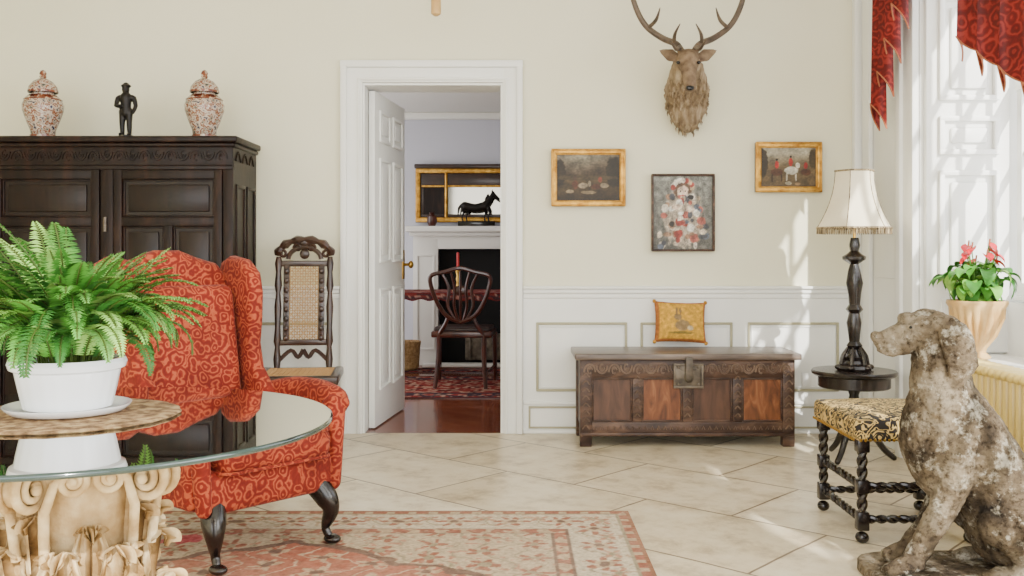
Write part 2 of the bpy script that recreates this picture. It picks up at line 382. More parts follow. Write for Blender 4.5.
b.bb(ox0-.001,ox0+.012,WY-.01,WY+.27,0,oz-.015,'white'); b.bb(ox1-.014,ox1+.001,WY-.01,WY+.27,0,oz-.015,'white'); b.bb(ox0,ox1,WY-.01,WY+.27,oz-.014,oz-.001,'white')
b.done()
ang=math.radians(83)
b=B('door_1',loc=Vector((ox0+.036,WY+.12,.008)),rot=ang)
DW=.81;DH=2.085
b.bb(0,DW,-.02,.02,0,DH,'white',.003)
for (x0,x1) in ((.10,.365),(.445,.71)):
    for (z0,z1) in ((.22,.86),(1.02,1.68),(1.78,1.98)):
        for sy in (-1,1):
            y=-.02 if sy<0 else .035
            frect(b,x0,x1,z0,z1,y,.022,.014,'white',.004)
            if sy<0: b.bb(x0+.05,x1-.05,-.030,-.019,z0+.05,z1-.05,'white',.005)
            else: b.bb(x0+.05,x1-.05,.019,.030,z0+.05,z1-.05,'white',.005)
for sy in (-1,1):
    b.bb(.73,.79,sy*.022-.004,sy*.022+.004,.90,1.10,'brass',.002)
    b.tube([(.76,sy*.02,1.0),(.76,sy*.065,1.0)],.01,'brass',8)
    b.ell((.76,sy*.075,1.0),(.026,.02,.026),'brass',12)
b.done()
b=B('trim_3')
dl,dr=(-3.6,o0-.006),(o1+.006,X(853,6.03))
for (a,c) in (dl,dr): b.bb(a,c,WY-.012,WY,.0,.86,'white')
b.done()
b=B('trim_4')
for (a,c) in (dl,dr):
    b.bb(a,c,WY-.05,WY,.872,.892,'white',.007,3); b.bb(a,c,WY-.035,WY,.845,.874,'white',.008,3); b.bb(a,c,WY-.022,WY,.815,.847,'white',.006)
b.done()
b=B('trim_5')
for (p0,p1) in ((536,627),(640,732),(747,838)):
    x0,x1=X(p0,WY),X(p1,WY)
    frect(b,x0,x1,Z(391,WY),Z(322,WY),WY-.012,.016,.014,'olive',.005)
    frect(b,x0+.022,x1-.022,Z(391,WY)+.022,Z(322,WY)-.022,WY-.012,.008,.008,'white',.002)
for (x0,x1) in ((-2.9,-2.1),(-2.0,-1.62),(-1.56,-1.10)):
    frect(b,x0,x1,Z(391,WY),Z(322,WY),WY-.012,.018,.014,'olive',.005)
for (x0,x1) in ((.10,.40),(.5,1.0),(1.1,1.98)):
    frect(b,x0,x1,.03,.165,WY-.012,.012,.01,'olive',.003)
b.done()
b=B('baseboard_back')
for (a,c) in (dl,dr): b.bb(a,c,WY-.028,WY,0,.022,'white',.004); b.bb(a,c,WY-.024,WY,.175,.195,'white',.006)
b.done()
# next room
for nm,a in (('wall_far_back',(-2.7,1.9,9.8,9.9)),('wall_far_left',(-2.7,-2.6,WY+.25,9.8)),('wall_far_right',(1.8,1.9,WY+.25,9.8))):
    b=B(nm); b.bb(*a,0,2.5,'lav'); b.done(origin=False)
b=B('ceiling_far_room'); b.bb(-2.7,1.9,WY+.25,9.9,2.45,2.52,'ceil'); b.bb(-2.6,1.8,9.7,9.8,2.38,2.45,'ceil',.02); b.done(origin=False)
b=B('fireplace')
FY=9.60
x0,x1=X(413,FY),.92; BY=9.795
zc=Z(249,FY); 
b.bb(x0,x0+.24,FY,BY,0,zc+.10,'marble',.006); b.bb(x1-.24,x1,FY,BY,0,zc+.10,'marble',.006)
b.bb(x0+.001,x1-.001,FY+.001,BY,zc,1.26,'marble',.006)
b.bb(x0-.06,x1+.06,FY-.14,BY,Z(232,9.5),Z(226,9.5),'marble',.012,3)
b.bb(x0-.03,x1+.03,FY-.07,BY,Z(236,9.5),Z(232,9.5),'marble',.008)
b.bb(x0+.24,x1-.24,9.74,9.79,0,zc,'soot')
for sx in (x0+.03,x1-.21): frect(b,sx,sx+.18,.15,zc-.05,FY,.02,.012,'marble')
b.bb(x0+.5,x1-.5,FY+.02,9.7,.05,.3,'iron',.01)
for i in range(8):
    xx=x0+.55+i*(x1-x0-1.1)/7; b.tube([(xx,FY+.01,.05),(xx,FY+.01,.36)],.008,'iron',6)
b.bb(x0+.1,x1-.1,FY-.14,FY-.01,0,.03,'marble',.005)
b.done()
b=B('overmantel_mirror')
my=9.76; x0,x1,z0,z1=X(415,9.7),.72,Z(222,9.6),Z(167,9.6)
b.bb(x0,x1,my,9.795,z0,z1,'walnut')
frect(b,x0,x1,z0,z1,my,.05,.03,'gold',.012)
b.bb(x0-.01,x1+.01,my-.05,my,z1-.005,z1+.04,'walnut',.012)
frect(b,x0+.05,x1-.05,z0+.05,z1-.05,my-.001,.03,.01,'walnut',.003)
b.bb(x0+.06,x1-.06,my-.016,my,z1-.17,z1-.06,'walnut',.004); b.bb(x0+.06,x1-.06,my-.022,my,z1-.185,z1-.165,'gold',.004)
xm=x0+.30; b.bb(x0+.05,xm-.02,my-.005,my,z0+.05,z1-.05,'oak')
b.bb(xm+.02,x1-.38,my-.006,my,z0+.05,z1-.05,'mirror'); b.bb(x1-.36,x1-.05,my-.006,my,z0+.05,z1-.05,'mirror')
for xx in (xm,x1-.37): b.tube([(xx,my-.012,z0+.05),(xx,my-.012,z1-.05)],.016,'gold',8)
b.done()
hb=Z(226,9.5)
T=B('t'); hy=9.53
def q(px,py,dy=0): 
    v=W(px,py,hy); v.y+=dy; return v
T.tube([q(465,206),q(475,208),q(485,206)],[.042,.040,.044],'bronze',12,3,True)
T.tube([q(486,204),q(491,198),q(493,193)],[.036,.024,.018],'bronze',12,3,True)
T.tube([q(493,194),q(499,199)],[.020,.011],'bronze',10,1,True)
for (a,c) in ((467,.025),(463,-.025),(485,.025),(489,-.025)):
    T.tube([q(a,209,c),q(a+1,213,c),q(a-1,217,c),q(a,221,c)],[.022,.012,.008,.009],'bronze',8,1,True)
T.tube([q(462,204),q(459,208),q(458,215)],[.010,.013,.006],'bronze',8,2,True)
T.tube([q(488,195),q(486,199)],[.011,.013],'bronze',8,1,True)
T.tube([q(492,191),q(492.5,189.5)],[.008,.004],'bronze',6,1,True)
V,Fc=T.remesh(.0045,2)
b=B('horse_figurine'); b.add(V,Fc,'bronze'); lo=min(v.z for v in V); b.bb(X(458,hy),X(495,hy),hy-.05,hy+.05,hb+.001,lo+.006,'black',.004)
b.done()
b=B('mantel_vase'); b.lathe([(.03,0),(.035,.01),(.05,.04),(.045,.09),(.02,.11),(.028,.13)],(X(432,9.53),9.53,hb),'mahog',16)
b.done()
def rugcol(seed,pal,sx,sy):
    def f(u,v):
        x=u*sx;y=v*sy; d=min(x,sx-x,y,sy-y)
        n=noise.noise(Vector((x*9+seed,y*9,0))); n3=noise.noise(Vector((x*24+seed,y*24,5)))
        if d<.05: c=pal[0]
        elif d<.22:
            c=pal[3] if math.sin(x*28)*math.sin(y*28)+n*.9<.1 else pal[2]
            if n3>.25: c=pal[1]
        elif d<.26: c=pal[3]
        else:
            c=pal[2] if math.sin(x*19)*math.sin(y*19)+n*1.3<.25 else (pal[0] if n>0 else pal[4])
            if n3>.2: c=pal[1]
        return lin(c)
    return f
PR=[(94,34,34),(190,150,128),(146,56,52),(64,52,62),(176,134,112)]
for (x0,x1,y0,y1,s) in ((-1.25,.5,7.45,8.75,1),(-1.4,.8,9.0,9.34,5)):
    b=B('persian_rug'); b.grid(lambda u,v:(x0+(x1-x0)*u,y0+(y1-y0)*v,.008),130,100,'attrr',rugcol(s,PR,x1-x0,y1-y0))
    b.bb(x0,x1,y0,y1,.001,.007,'mahog'); b.done()
b=B('dining_table'); tz=.010
b.bb(-1.5,.75,8.32,9.05,.70,.735,'mahog',.008)
PT=[(120,44,44),(190,140,126),(140,60,56),(80,56,60),(190,150,134)]
b.grid(lambda u,v:(-1.35+2.0*u,8.31+.76*v,.752),80,40,'attrr',rugcol(9,PT,2.0,.76))
b.bb(-1.35,.65,8.308,9.07,.737,.750,'red',.003)
b.grid(lambda u,v:(-1.35+2.0*u,8.302,.752-.06*v+.008*math.sin(u*90)*v),120,4,'attrr',rugcol(4,PT,2.0,.3))
for xx in (-1.2,.5):
    for yy in (8.45,8.92): b.lathe([(.022,tz),(.03,.03),(.02,.06),(.035,.3),(.042,.5),(.03,.56),(.045,.6),(.045,.70)],(xx,yy,0),'mahog',12)
b.done()
b=B('candlestick'); cx,cy=X(458,8.6),8.6
b.lathe([(.05,0),(.05,.01),(.02,.03),(.012,.08),(.02,.11),(.012,.13),(.022,.17),(.022,.18)],(cx,cy,.754),'brass',14)
b.lathe([(.012,.18),(.012,.33),(.004,.335)],(cx,cy,.754),'red',10); b.done()
b=B('wicker_basket'); b.lathe([(.10,0),(.12,.02),(.13,.2),(.14,.26),(.13,.26),(.12,.05)],(X(406,9.2),9.20,.012),'basket',20,rmod=lambda a,z:1+.02*math.sin(a*16)); b.done()
def dining_chair(loc,rot=0):
    b=B('dining_chair',loc=Vector(loc),rot=rot)
    m='mahog'
    b.box((0,.23,.43),(.48,.44,.05),m,.012); b.box((0,.235,.465),(.45,.40,.04),'dseat',.018,3)
    for sx in (-1,1):
        b.tube([(sx*.23,.42,.42),(sx*.23,.43,.02)],[.022,.014],m,8,1)
        b.tube([(sx*.18,.03,.46),(sx*.18,.01,.25),(sx*.20,-.05,.012)],[.02,.02,.015],m,8,3)
        b.tube([(sx*.17,.02,.44),(sx*.12,-.005,.52),(sx*.10,-.01,.58)],[.018,.016,.014],m,8,3)
        b.tube([(sx*.21,-.02,.14),(sx*.22,.42,.14)],.010,m,6)
    b.tube([(-.2,.2,.14),(.2,.2,.14)],.010,m,6)
    sh=[(0,.53),(.11,.58),(.19,.70),(.235,.84),(.22,.90),(.12,.925),(0,.955),(-.12,.925),(-.22,.90),(-.235,.84),(-.19,.70),(-.11,.58)]
    P,R=catmull([Vector((x,-.015-(z-.5)*.12,z)) for x,z in sh+[sh[0]]],[.017]*13,5)
    b.tube(P[:-1],R[:-1],m,8,closed=True)
    for i in range(-2,3):
        b.tube([(i*.018,-.02,.54),(i*.05,-.035,.66),(i*.045,-.05,.80),(i*.075,-.062,.93)],[.009,.013,.013,.009],m,6,4)
    b.ell((0,-.045,.78),(.06,.012,.04),m,12)
    return b.done()
dining_chair((X(461,7.85),7.85,.013),math.radians(-4))

b=B('pendant_lamp'); px_=X(436,5.6)
b.lathe([(.012,0),(.028,.012),(.028,.10),(.02,.12),(.02,.3)],(px_,5.6,Z(16,5.6)),'terra',14)
b.tube([(px_,5.6,Z(16,5.6)+.25),(px_,5.6,CH)],.006,'brass',6); b.done()

# ---------------- cabinet ----------------
def arcs(b,x0,x1,z,y,r,mat,t=.006):
    n=max(1,int(round((x1-x0)/(2*r)))); w=(x1-x0)/n
    for i in range(n):
        cx=x0+w*(i+.5); up=1 if i%2==0 else -1
        pts=[(cx+math.cos(a)*w*.46,y,z+up*(math.sin(a)*r*1.3-r*.55)) for a in [pi*j/8 for j in range(9)]]
        b.tube(pts,t,mat,5)
        pts=[(cx+math.cos(a)*w*.22*(1-a/14),y,z+up*(math.sin(a)*r*.6-r*.2)) for a in [pi*2*j/9 for j in range(9)]]
        b.tube(pts,t*.8,mat,5)
        b.ell((cx,y,z),(r*.22,t,r*.22),mat,6)
b=B('oak_cupboard')
cx0,cx1,cy0,cy1=-2.93,-1.535,5.5,6.0
CT=1.735
b.bb(cx0,cx1,cy0+.03,cy1,.08,CT-.03,'oak')
b.bb(cx0-.03,cx1+.03,cy0-.03,cy1,CT-.035,CT,'oak',.01,3); b.bb(cx0-.015,cx1+.015,cy0-.015,cy1,CT-.06,CT-.035,'oak',.01,3)
b.bb(cx0,cx1,cy0,cy0+.04,CT-.16,CT-.05,'oak',.004)
arcs(b,cx0+.03,cx1-.03,CT-.105,cy0,.035,'oak',.007)
for i in range(3):
    yy=cy0+.1+i*.14; b.tube([(cx1+.002,yy-.05,CT-.13),(cx1+.002,yy,CT-.08),(cx1+.002,yy+.05,CT-.13)],.006,'oak',5,4)
b.bb(cx0,cx1,cy0-.005,cy0+.03,CT-.185,CT-.16,'oak',.005)
for (a,c) in ((cx0,cx0+.07),(-2.265,-2.195),(cx1-.055,cx1)):
    b.bb(a,c,cy0,cy0+.04,0,CT-.18,'oak',.004)
b.bb(cx0,cx1,cy0+.001,cy0+.04,.05,.14,'oak',.004)
def cdoor(x0,x1,z0,z1):
    b.bb(x0,x1,cy0+.02,cy0+.035,z0,z1,'oakp')
    s=.05
    b.bb(x0+.004,x0+s,cy0-.006,cy0+.03,z0,z1,'oak',.004); b.bb(x1-s,x1-.004,cy0-.006,cy0+.03,z0,z1,'oak',.004)
    mid=(x0+x1)/2
    rows=[(z1-.05,z1-.001),(z1-.31,z1-.26),(z0+.55,z0+.60),(z0+.001,z0+.055)]
    for (a,c) in rows: b.bb(x0+s-.005,x1-s+.005,cy0-.004,cy0+.03,a,c,'oak',.004)
    b.bb(mid-.025,mid+.025,cy0-.002,cy0+.03,z0+.02,z1-.28,'oak',.004)
    for (a,c,e,f) in ((x0+s,x1-s,z1-.26,z1-.05),(x0+s,mid-.025,z0+.6,z1-.31),(mid+.025,x1-s,z0+.6,z1-.31),(x0+s,mid-.025,z0+.055,z0+.55),(mid+.025,x1-s,z0+.055,z0+.55)):
        frect(b,a,c,e,f,cy0+.022,.012,.012,'oak',.004)
        b.bb(a+.03,c-.03,cy0+.010,cy0+.022,e+.03,f-.03,'oakp',.006)
cdoor(cx0+.07,-2.265,.14,CT-.185); cdoor(-2.195,cx1-.055,.14,CT-.185)
for (z0,z1) in ((.15,.75),(.85,CT-.26)):
    for (y0,y1) in ((cy0+.06,cy0+.24),(cy0+.28,cy0+.46)):
        for (a,c,e,f) in ((y0,y1,z1-.02,z1),(y0,y1,z0,z0+.02),(y0,y0+.02,z0+.01,z1-.01),(y1-.02,y1,z0+.01,z1-.01)):
            b.bb(cx1-.002,cx1+.008,a,c,e,f,'oak',.003)
for zz in (.4,1.25): b.tube([(-2.235,cy0-.01,zz-.04),(-2.235,cy0-.01,zz+.04)],.01,'iron',6)
b.ell((-2.14,cy0-.02,.95),(.016,.016,.016),'brass',8); b.ell((-2.32,cy0-.02,.95),(.016,.016,.016),'brass',8)
for xx in (cx0+.04,cx1-.04): b.bb(xx-.04,xx+.04,cy1-.08,cy1,0,.1,'oak')
b.done()
def jar(px):
    b=B('ginger_jar'); c=(X(px,5.66),5.66,CT+.001)
    b.lathe([(.055,0),(.062,.008),(.068,.05),(.088,.10),(.108,.16),(.110,.19),(.098,.225),(.07,.245),(.055,.25)],c,'imari',32)
    b.lathe([(.062,.0),(.069,.004),(.069,.022),(.066,.024)],c,'imarir',32)
    b.lathe([(.100,.218),(.103,.222),(.076,.247),(.070,.248)],c,'imarir',32)
    b.lathe([(.058,.25),(.058,.262),(.078,.262),(.080,.272),(.075,.295),(.052,.325),(.026,.34),(.012,.345)],c,'imari',32)
    b.lathe([(.0805,.262),(.082,.268),(.0805,.275)],c,'imarir',32)
    b.lathe([(.012,.343),(.02,.352),(.016,.362),(.02,.372),(.013,.386),(.002,.392)],c,'imarir',14)
    b.done()
jar(43); jar(204.5)
T=B('t'); fx,fy,fz=X(126,5.66),5.66,CT+.02
def p(x,y,z): return (fx+x,fy+y,fz+z)
for s in (-1,1):
    T.tube([p(s*.018,0,.14),p(s*.02,-.004,.075),p(s*.02,0,.012)],[.022,.016,.012],'bronze',10,2,True)
    T.tube([p(s*.02,0,.008),p(s*.024,-.025,.007)],[.012,.010],'bronze',8,1,True)
T.tube([p(0,0,.13),p(0,0,.17),p(0,0,.215)],[.030,.028,.034],'bronze',12,2,True)
T.tube([p(-.034,0,.215),p(.034,0,.215)],.018,'bronze',10,1,True)
T.tube([p(0,0,.22),p(0,-.002,.24)],.014,'bronze',8,1,True)
T.ell(p(0,-.004,.262),(.021,.023,.026),'bronze'); T.ell(p(0,0,.282),(.028,.03,.012),'bronze'); T.ell(p(0,0,.288),(.018,.018,.015),'bronze')
T.tube([p(-.045,0,.212),p(-.052,-.01,.17),p(-.02,-.035,.165)],[.015,.013,.010],'bronze',8,2,True)
T.tube([p(.045,0,.212),p(.055,.0,.17),p(.045,-.015,.13)],[.015,.013,.010],'bronze',8,2,True)
V,Fc=T.remesh(.0035,2)
b=B('bronze_figurine'); b.add(V,Fc,'bronze'); b.lathe([(.045,0),(.045,.016),(.038,.022)],(fx,fy,CT+.001),'black',20); b.done()

# ---------------- pictures ----------------
def blobs(bg,lst,ns=8,na=.25,seed=0,edge=.9,sharp=1.6):
    def f(u,v):
        c=list(bg(u,v))
        for (cx,cy,rx,ry,cc,*a) in lst:
            d=((u-cx)/rx)**2+((v-cy)/ry)**2+noise.noise(Vector((u*20+seed,v*20,3)))*edge
            w=max(0,min(1,(1.1-d)*sharp))
            c=[c[i]*(1-w)+cc[i]*w for i in range(3)]
        n=1+na*noise.noise(Vector((u*ns+seed,v*ns,1)))+na*.8*noise.noise(Vector((u*ns*4,v*ns*4,seed)))
        return lin([max(0,min(255,x*n)) for x in c])
    return f
def mixc(a,b_,t): t=max(0,min(1,t)); return [a[i]*(1-t)+b_[i]*t for i in range(3)]
def picture(name,p0,p1,q0,q1,fw,fm,cf):
    b=B(name); Y=6.03; x0,x1=X(p0,Y),X(p1,Y); z0,z1=Z(q1,Y),Z(q0,Y)
    b.bb(x0+.004,x1-.004,Y,Y+.026,z0+.004,z1-.004,'walnut')
    frect(b,x0,x1,z0,z1,Y,fw,.025,fm,.006)
    if fw>.02:
        frect(b,x0+fw-.004,x1-fw+.004,z0+fw-.004,z1-fw+.004,Y,.008,.012,fm,.002)
        frect(b,x0+.006,x1-.006,z0+.006,z1-.006,Y-.02,.008,.012,fm,.003)
    a=fw*.8
    b.grid(lambda u,v:(x0+a+(x1-x0-2*a)*u,Y-.004,z0+a+(z1-z0-2*a)*v),110,110,'attr',cf)
    b.done()
bg1=lambda u,v: mixc((62,48,34),(140,132,112),(v-.5)*2.4-abs(u-.35)*.8) if v>.45 else mixc((36,27,18),(84,66,38),v*2)
picture('hunting_painting',551,625.5,149,206.5,.032,'gold',blobs(bg1,[(.9,.62,.14,.32,(38,31,21)),(.06,.6,.10,.28,(40,32,22)),(.45,.5,.5,.06,(64,52,34)),(.30,.36,.05,.09,(92,50,30)),(.30,.50,.03,.04,(70,50,40)),(.42,.34,.08,.06,(150,134,108)),(.52,.38,.025,.06,(150,134,108)),(.62,.32,.08,.06,(84,46,28)),(.74,.34,.07,.05,(140,124,98)),(.68,.46,.03,.06,(110,50,36)),(.5,.2,.12,.035,(120,104,76)),(.22,.22,.06,.04,(140,122,92))],7,.35,1,.35,3))
bg3=lambda u,v: mixc((96,78,50),(168,160,138),(v-.5)*3)
picture('hunting_painting',755,821.5,142,192.5,.032,'gold',blobs(bg3,[(.06,.6,.09,.35,(50,40,26)),(.93,.7,.08,.25,(70,56,34)),(.3,.38,.11,.09,(84,50,30)),(.22,.24,.015,.1,(60,40,26)),(.38,.24,.015,.1,(60,40,26)),(.55,.42,.12,.10,(200,194,178)),(.66,.54,.04,.07,(200,194,178)),(.47,.26,.015,.1,(180,170,150)),(.63,.26,.015,.1,(180,170,150)),(.80,.38,.09,.08,(78,46,28)),(.3,.56,.035,.09,(168,38,28)),(.54,.62,.035,.10,(172,40,28)),(.80,.54,.035,.08,(160,36,26)),(.3,.68,.02,.03,(36,28,24)),(.54,.75,.02,.03,(36,28,24)),(.5,.12,.06,.04,(180,168,140)),(.66,.10,.05,.035,(150,120,84))],7,.25,4,.25,3.5))
bg2=lambda u,v: mixc((92,90,84),(136,136,128),v)
rq=random.Random(21); fl=[(.5,.42,.34,.42,(176,162,144)),(.5,.80,.15,.14,(96,70,52)),(.5,.78,.10,.09,(226,200,178))]
FP=[(226,216,200),(212,196,172),(150,60,50),(230,226,216),(176,158,132),(76,78,86),(140,108,84),(220,202,176),(176,96,82),(96,104,120),(40,36,34)]
for i in range(60):
    v_=rq.uniform(.04,.72); u_=.5+rq.uniform(-.40,.40)*(1.1-v_*.6); fl.append((u_,v_,rq.uniform(.03,.08),rq.uniform(.025,.06),rq.choice(FP)))
for t in range(9): fl.append((.5+.16*math.cos(t*pi/8),.84+.10*math.sin(t*pi/8),.045,.04,rq.choice([(226,216,200),(160,64,54),(200,176,140)])))
fl+= [(.46,.79,.014,.012,(60,40,34)),(.54,.79,.014,.012,(60,40,34)),(.5,.735,.025,.01,(160,60,56)),(.40,.58,.10,.04,(226,200,178)),(.60,.55,.10,.04,(226,200,178))]
picture('framed_figure_collage',651,714.5,174,251.5,.014,'oakm',blobs(bg2,fl,14,.4,7,.5,2.5))

# ---------------- stag ----------------
T=B('t')
T.tube([W(687,98,5.99),W(687,90,5.90),W(687,76,5.78),W(687.5,64,5.68)],[.122,.128,.105,.078],'fur',16,4,True)
T.tube([W(687,104,5.97),W(687,115,5.96),W(687,121,5.98)],[.124,.104,.074],'fur',14,3,True)
V,Fc=T.remesh(.009,3)
b=B('mounted_stag_head')
V=[Vector((a.x+.009*noise.noise(Vector((a.x*70,a.y*70,a.z*22))),min(a.y+.012*noise.noise(Vector((a.x*80,a.y*20,a.z*24))),6.052),a.z+.010*noise.noise(Vector((a.x*90,3,a.z*14))))) for a in V]
b.add(V,Fc,'fur')
rf=random.Random(4)
for i in range(300):
    v=rf.choice(V)
    if v.z<1.109+.0055*(250-70) and v.y<6.03:
        o=Vector((v.x-X(687,5.9),-.05,0)).normalized()
        b.tube([v-o*.006,v+o*.006+Vector((0,0,-.014)),v+o*.003+Vector((0,0,-.032))],[.006,.005,.001],'fur',4)
T=B('t')
T.ell(W(688,61,5.60),(.064,.085,.068),'furd'); 
T.tube([W(688,62,5.58),W(689,74,5.50),W(690,86,5.44)],[.058,.040,.032],'furd',14,3,True)
T.ell(W(690,88,5.43),(.032,.028,.022),'furd')
for s in (-1,1):
    T.ell(W(688.5+s*9,62,5.545),(.018,.022,.014),'furd')
    T.tube([W(688+s*9,59,5.65),W(688+s*18,55,5.66),W(688+s*28,50.5,5.66)],[.022,.038,.008],'furd',10,4,True,flat=(1,.45,1))
    T.ell(W(688+s*7,52,5.6),(.022,.022,.025),'furd')
V,Fc=T.remesh(.006,3); b.add(V,Fc,'furd')
for s in (-1,1):
    b.ell(W(688.5+s*10.4,62.5,5.515),(.011,.011,.010),'black',10); b.ell(W(690+s*2.8,87,5.402),(.007,.006,.006),'black',8)
b.ell(W(690,88,5.408),(.022,.010,.014),'black',12)
def an(pts,r): b.tube([W(x,y,Y) for x,y,Y in pts],[q_*.85 for q_ in r],'antler',8,5,True)
for s in (-1,1):
    c=688
    an([(c+s*7,51,5.6),(c+s*12,44,5.62),(c+s*26,38,5.66),(c+s*42,26,5.68),(c+s*52,8,5.68),(c+s*56,-12,5.66),(c+s*50,-38,5.64),(c+s*40,-62,5.6)],[.026,.022,.021,.020,.019,.017,.013,.004])
    an([(c+s*8,47,5.6),(c+s*12,49,5.5),(c+s*18,40,5.42)],[.016,.013,.003])
    an([(c+s*14,43,5.62),(c+s*13,34,5.54),(c+s*8,24,5.5)],[.014,.011,.003])
    an([(c+s*40,28,5.68),(c+s*32,20,5.60),(c+s*28,8,5.56)],[.014,.012,.003])
    an([(c+s*55,-8,5.66),(c+s*44,-20,5.6),(c+s*38,-32,5.56)],[.014,.011,.003])
    an([(c+s*53,-22,5.66),(c+s*64,-36,5.66),(c+s*68,-54,5.66)],[.013,.011,.003])
b.ell(W(687,98,6.045),(.11,.012,.13),'walnut',20)
b.done()

# ---------------- chest ----------------
b=B('oak_coffer')
Y0,Y1=5.63,6.02; x0,x1=X(580,Y0),X(795,Y0); ZT=Z(356,Y0)
b.bb(x0+.01,x1-.01,Y0+.03,Y1,.10,ZT-.02,'oakm')
b.bb(x0-.03,x1+.03,Y0-.035,Y1+.003,ZT-.02,ZT+.016,'oaktop',.008,3)
sw=.068
for (a,c) in ((x0,x0+sw),(x1-sw,x1)):
    b.bb(a,c,Y0,Y0+.06,0,ZT-.02,'oakm',.005); b.bb(a,c,Y1-.06,Y1,0,ZT-.02,'oakm',.005)
b.bb(x0+sw-.002,x1-sw+.002,Y0+.001,Y0+.04,ZT-.125,ZT-.022,'oakm',.004)
b.bb(x0+sw-.002,x1-sw+.002,Y0+.001,Y0+.04,.075,.14,'oakm',.004)
b.bb(x0+.004,x1-.004,Y0-.012,Y0+.02,.06,.082,'oakm',.006)
arcs(b,x0+.02,x1-.02,ZT-.072,Y0-.001,.034,'oakc',.006)
for i in range(30):
    xx=x0+.085+i*(x1-x0-.17)/29; b.tube([(xx-.008,Y0,.098),(xx,Y0-.002,.118),(xx+.008,Y0,.098)],.003,'oakc',5)
zs=(.14,ZT-.125)
mats=['oakd','oako','oakd','oako']
iw=(x1-x0-2*sw); st=.055; pw=(iw-3*st)/4
for i in range(4):
    a=x0+sw+i*(pw+st)
    b.bb(a,a+pw,Y0+.018,Y0+.035,zs[0],zs[1],mats[i]); frect(b,a,a+pw,zs[0],zs[1],Y0+.02,.01,.014,'oakm',.004)
    if i<3:
        b.bb(a+pw,a+pw+st,Y0+.002,Y0+.04,zs[0],zs[1],'oakm',.004)
        xm=a+pw+st/2
        for j in range(6):
            zz=zs[0]+.03+j*.042; b.tube([(xm-.016,Y0-.001,zz),(xm,Y0-.003,zz+.018),(xm+.016,Y0-.001,zz)],.004,'oakc',5,3)
for xm in (x0+sw/2,x1-sw/2):
    for j in range(8):
        zz=.10+j*.042; b.tube([(xm-.02,Y0-.001,zz),(xm,Y0-.003,zz+.022),(xm+.02,Y0-.001,zz)],.004,'oakc',5,3)
lx=X(688,Y0)
b.bb(lx-.083,lx+.083,Y0-.014,Y0-.002,ZT-.178,ZT-.042,'iron',.003); frect(b,lx-.085,lx+.085,ZT-.18,ZT-.04,Y0-.012,.014,.012,'iron',.003)
for sx in (-1,1):
    for zz in (ZT-.06,ZT-.16): b.ell((lx+sx*.055,Y0-.016,zz),(.010,.006,.010),'iron',8)
b.bb(lx-.020,lx+.020,Y0-.048,Y0-.01,ZT-.13,ZT+.0,'iron',.004); b.ell((lx,Y0-.028,ZT-.115),(.028,.014,.034),'iron',10)
b.bb(lx-.045,lx+.045,Y0-.024,Y0-.012,ZT-.08,ZT-.065,'iron',.003)
b.done()
b=B('needlepoint_cushion')
cw,chh=.155,.125
def cushf(sgn):
    def f(u,v):
        a=u*2-1;c=v*2-1
        e=max(0,(1-abs(a)**3.2)*(1-abs(c)**3.2))
        x=a*cw*(1-.06*(1-abs(c)**2)*abs(a)); z=c*chh*(1-.06*(1-abs(a)**2)*abs(c))
        return (x,sgn*.055*e**.5,z)
    return f
def cushc(u,v):
    base=(216,164,56)
    lst=[(.52,.38,.15,.14,(150,124,86)),(.43,.58,.08,.08,(150,124,86)),(.41,.73,.022,.10,(140,112,78)),(.48,.73,.022,.10,(140,112,78)),(.67,.32,.06,.06,(196,176,140)),(.5,.2,.26,.03,(130,110,50))]
    return blobs(lambda u,v:base if min(u,v,1-u,1-v)>.06 else (180,110,52),lst,14,.15,2,.3,3)(u,v)
b.grid(cushf(-1),50,44,'cushion',cushc); b.grid(cushf(1),40,34,'cushion',lambda u,v:lin((190,130,60)))
for sx,sz in ((-1,-1),(1,-1),(-1,1),(1,1)): b.ell((sx*cw*.99,0,sz*chh*.99),(.012,.012,.012),'gold',6)
ob=b.done(recalc=True); ob.location=Vector((X(681,5.9),5.925,ZT+.036)); 
ob.rotation_euler=(math.radians(-16),math.radians(2),0)

# ---------------- cane chair ----------------
b=B('cane_back_chair',loc=Vector((X(299,5.6)+.01,5.56,0)),rot=math.radians(6)); m='walnut'
SZ=.425
b.grid(lambda u,v:((u*2-1)*(.20-.03*v),-.20+.40*v,SZ+.002),2,2,'cane')
for i in range(15):
    u=i/14*2-1; b.box((u*.185,0,SZ+.005),(.004,.39,.003),'cane'); b.box((0,-.19+i*.027,SZ+.006),(.37,.004,.003),'cane')
for sx in (-1,1):
    b.box((sx*.205,0,SZ-.015),(.05,.46,.05),m,.012,3)
b.box((0,-.215,SZ-.018),(.46,.05,.055),m,.014,3); b.box((0,.205,SZ-.018),(.40,.04,.05),m,.01)
b.box((0,-.215,SZ-.055),(.30,.03,.03),m,.01)
tp=[(.022,0),(.03,.02),(.018,.05),(.028,.08),(.02,.10),(.028,.16),(.018,.2),(.024,.22),(.024,.27),(.016,.29),(.028,.34),(.02,.38),(.026,.40)]
for sx in (-1,1):
    b.lathe(tp,(sx*.2,-.205,0),m,12); b.lathe([(.02,0),(.022,.2),(.018,.25),(.024,.4)],(sx*.17,.2,0),m,10)
    b.tube([(sx*.19,-.2,.13),(sx*.17,.2,.13)],.013,m,8)
    hs=[(.014,.40),(.022,.48),(.014,.55),(.022,.58),(.016,.66),(.021,.78),(.013,.86),(.022,.90),(.015,.98),(.022,1.03),(.014,1.07)]
    sh=Matrix.Identity(4); sh[1][2]=.13
    b.lathe(hs,(0,0,0),m,12,M4=Matrix.Translation((sx*.148,.15,0))@sh)
def by(z): return .15+.13*z
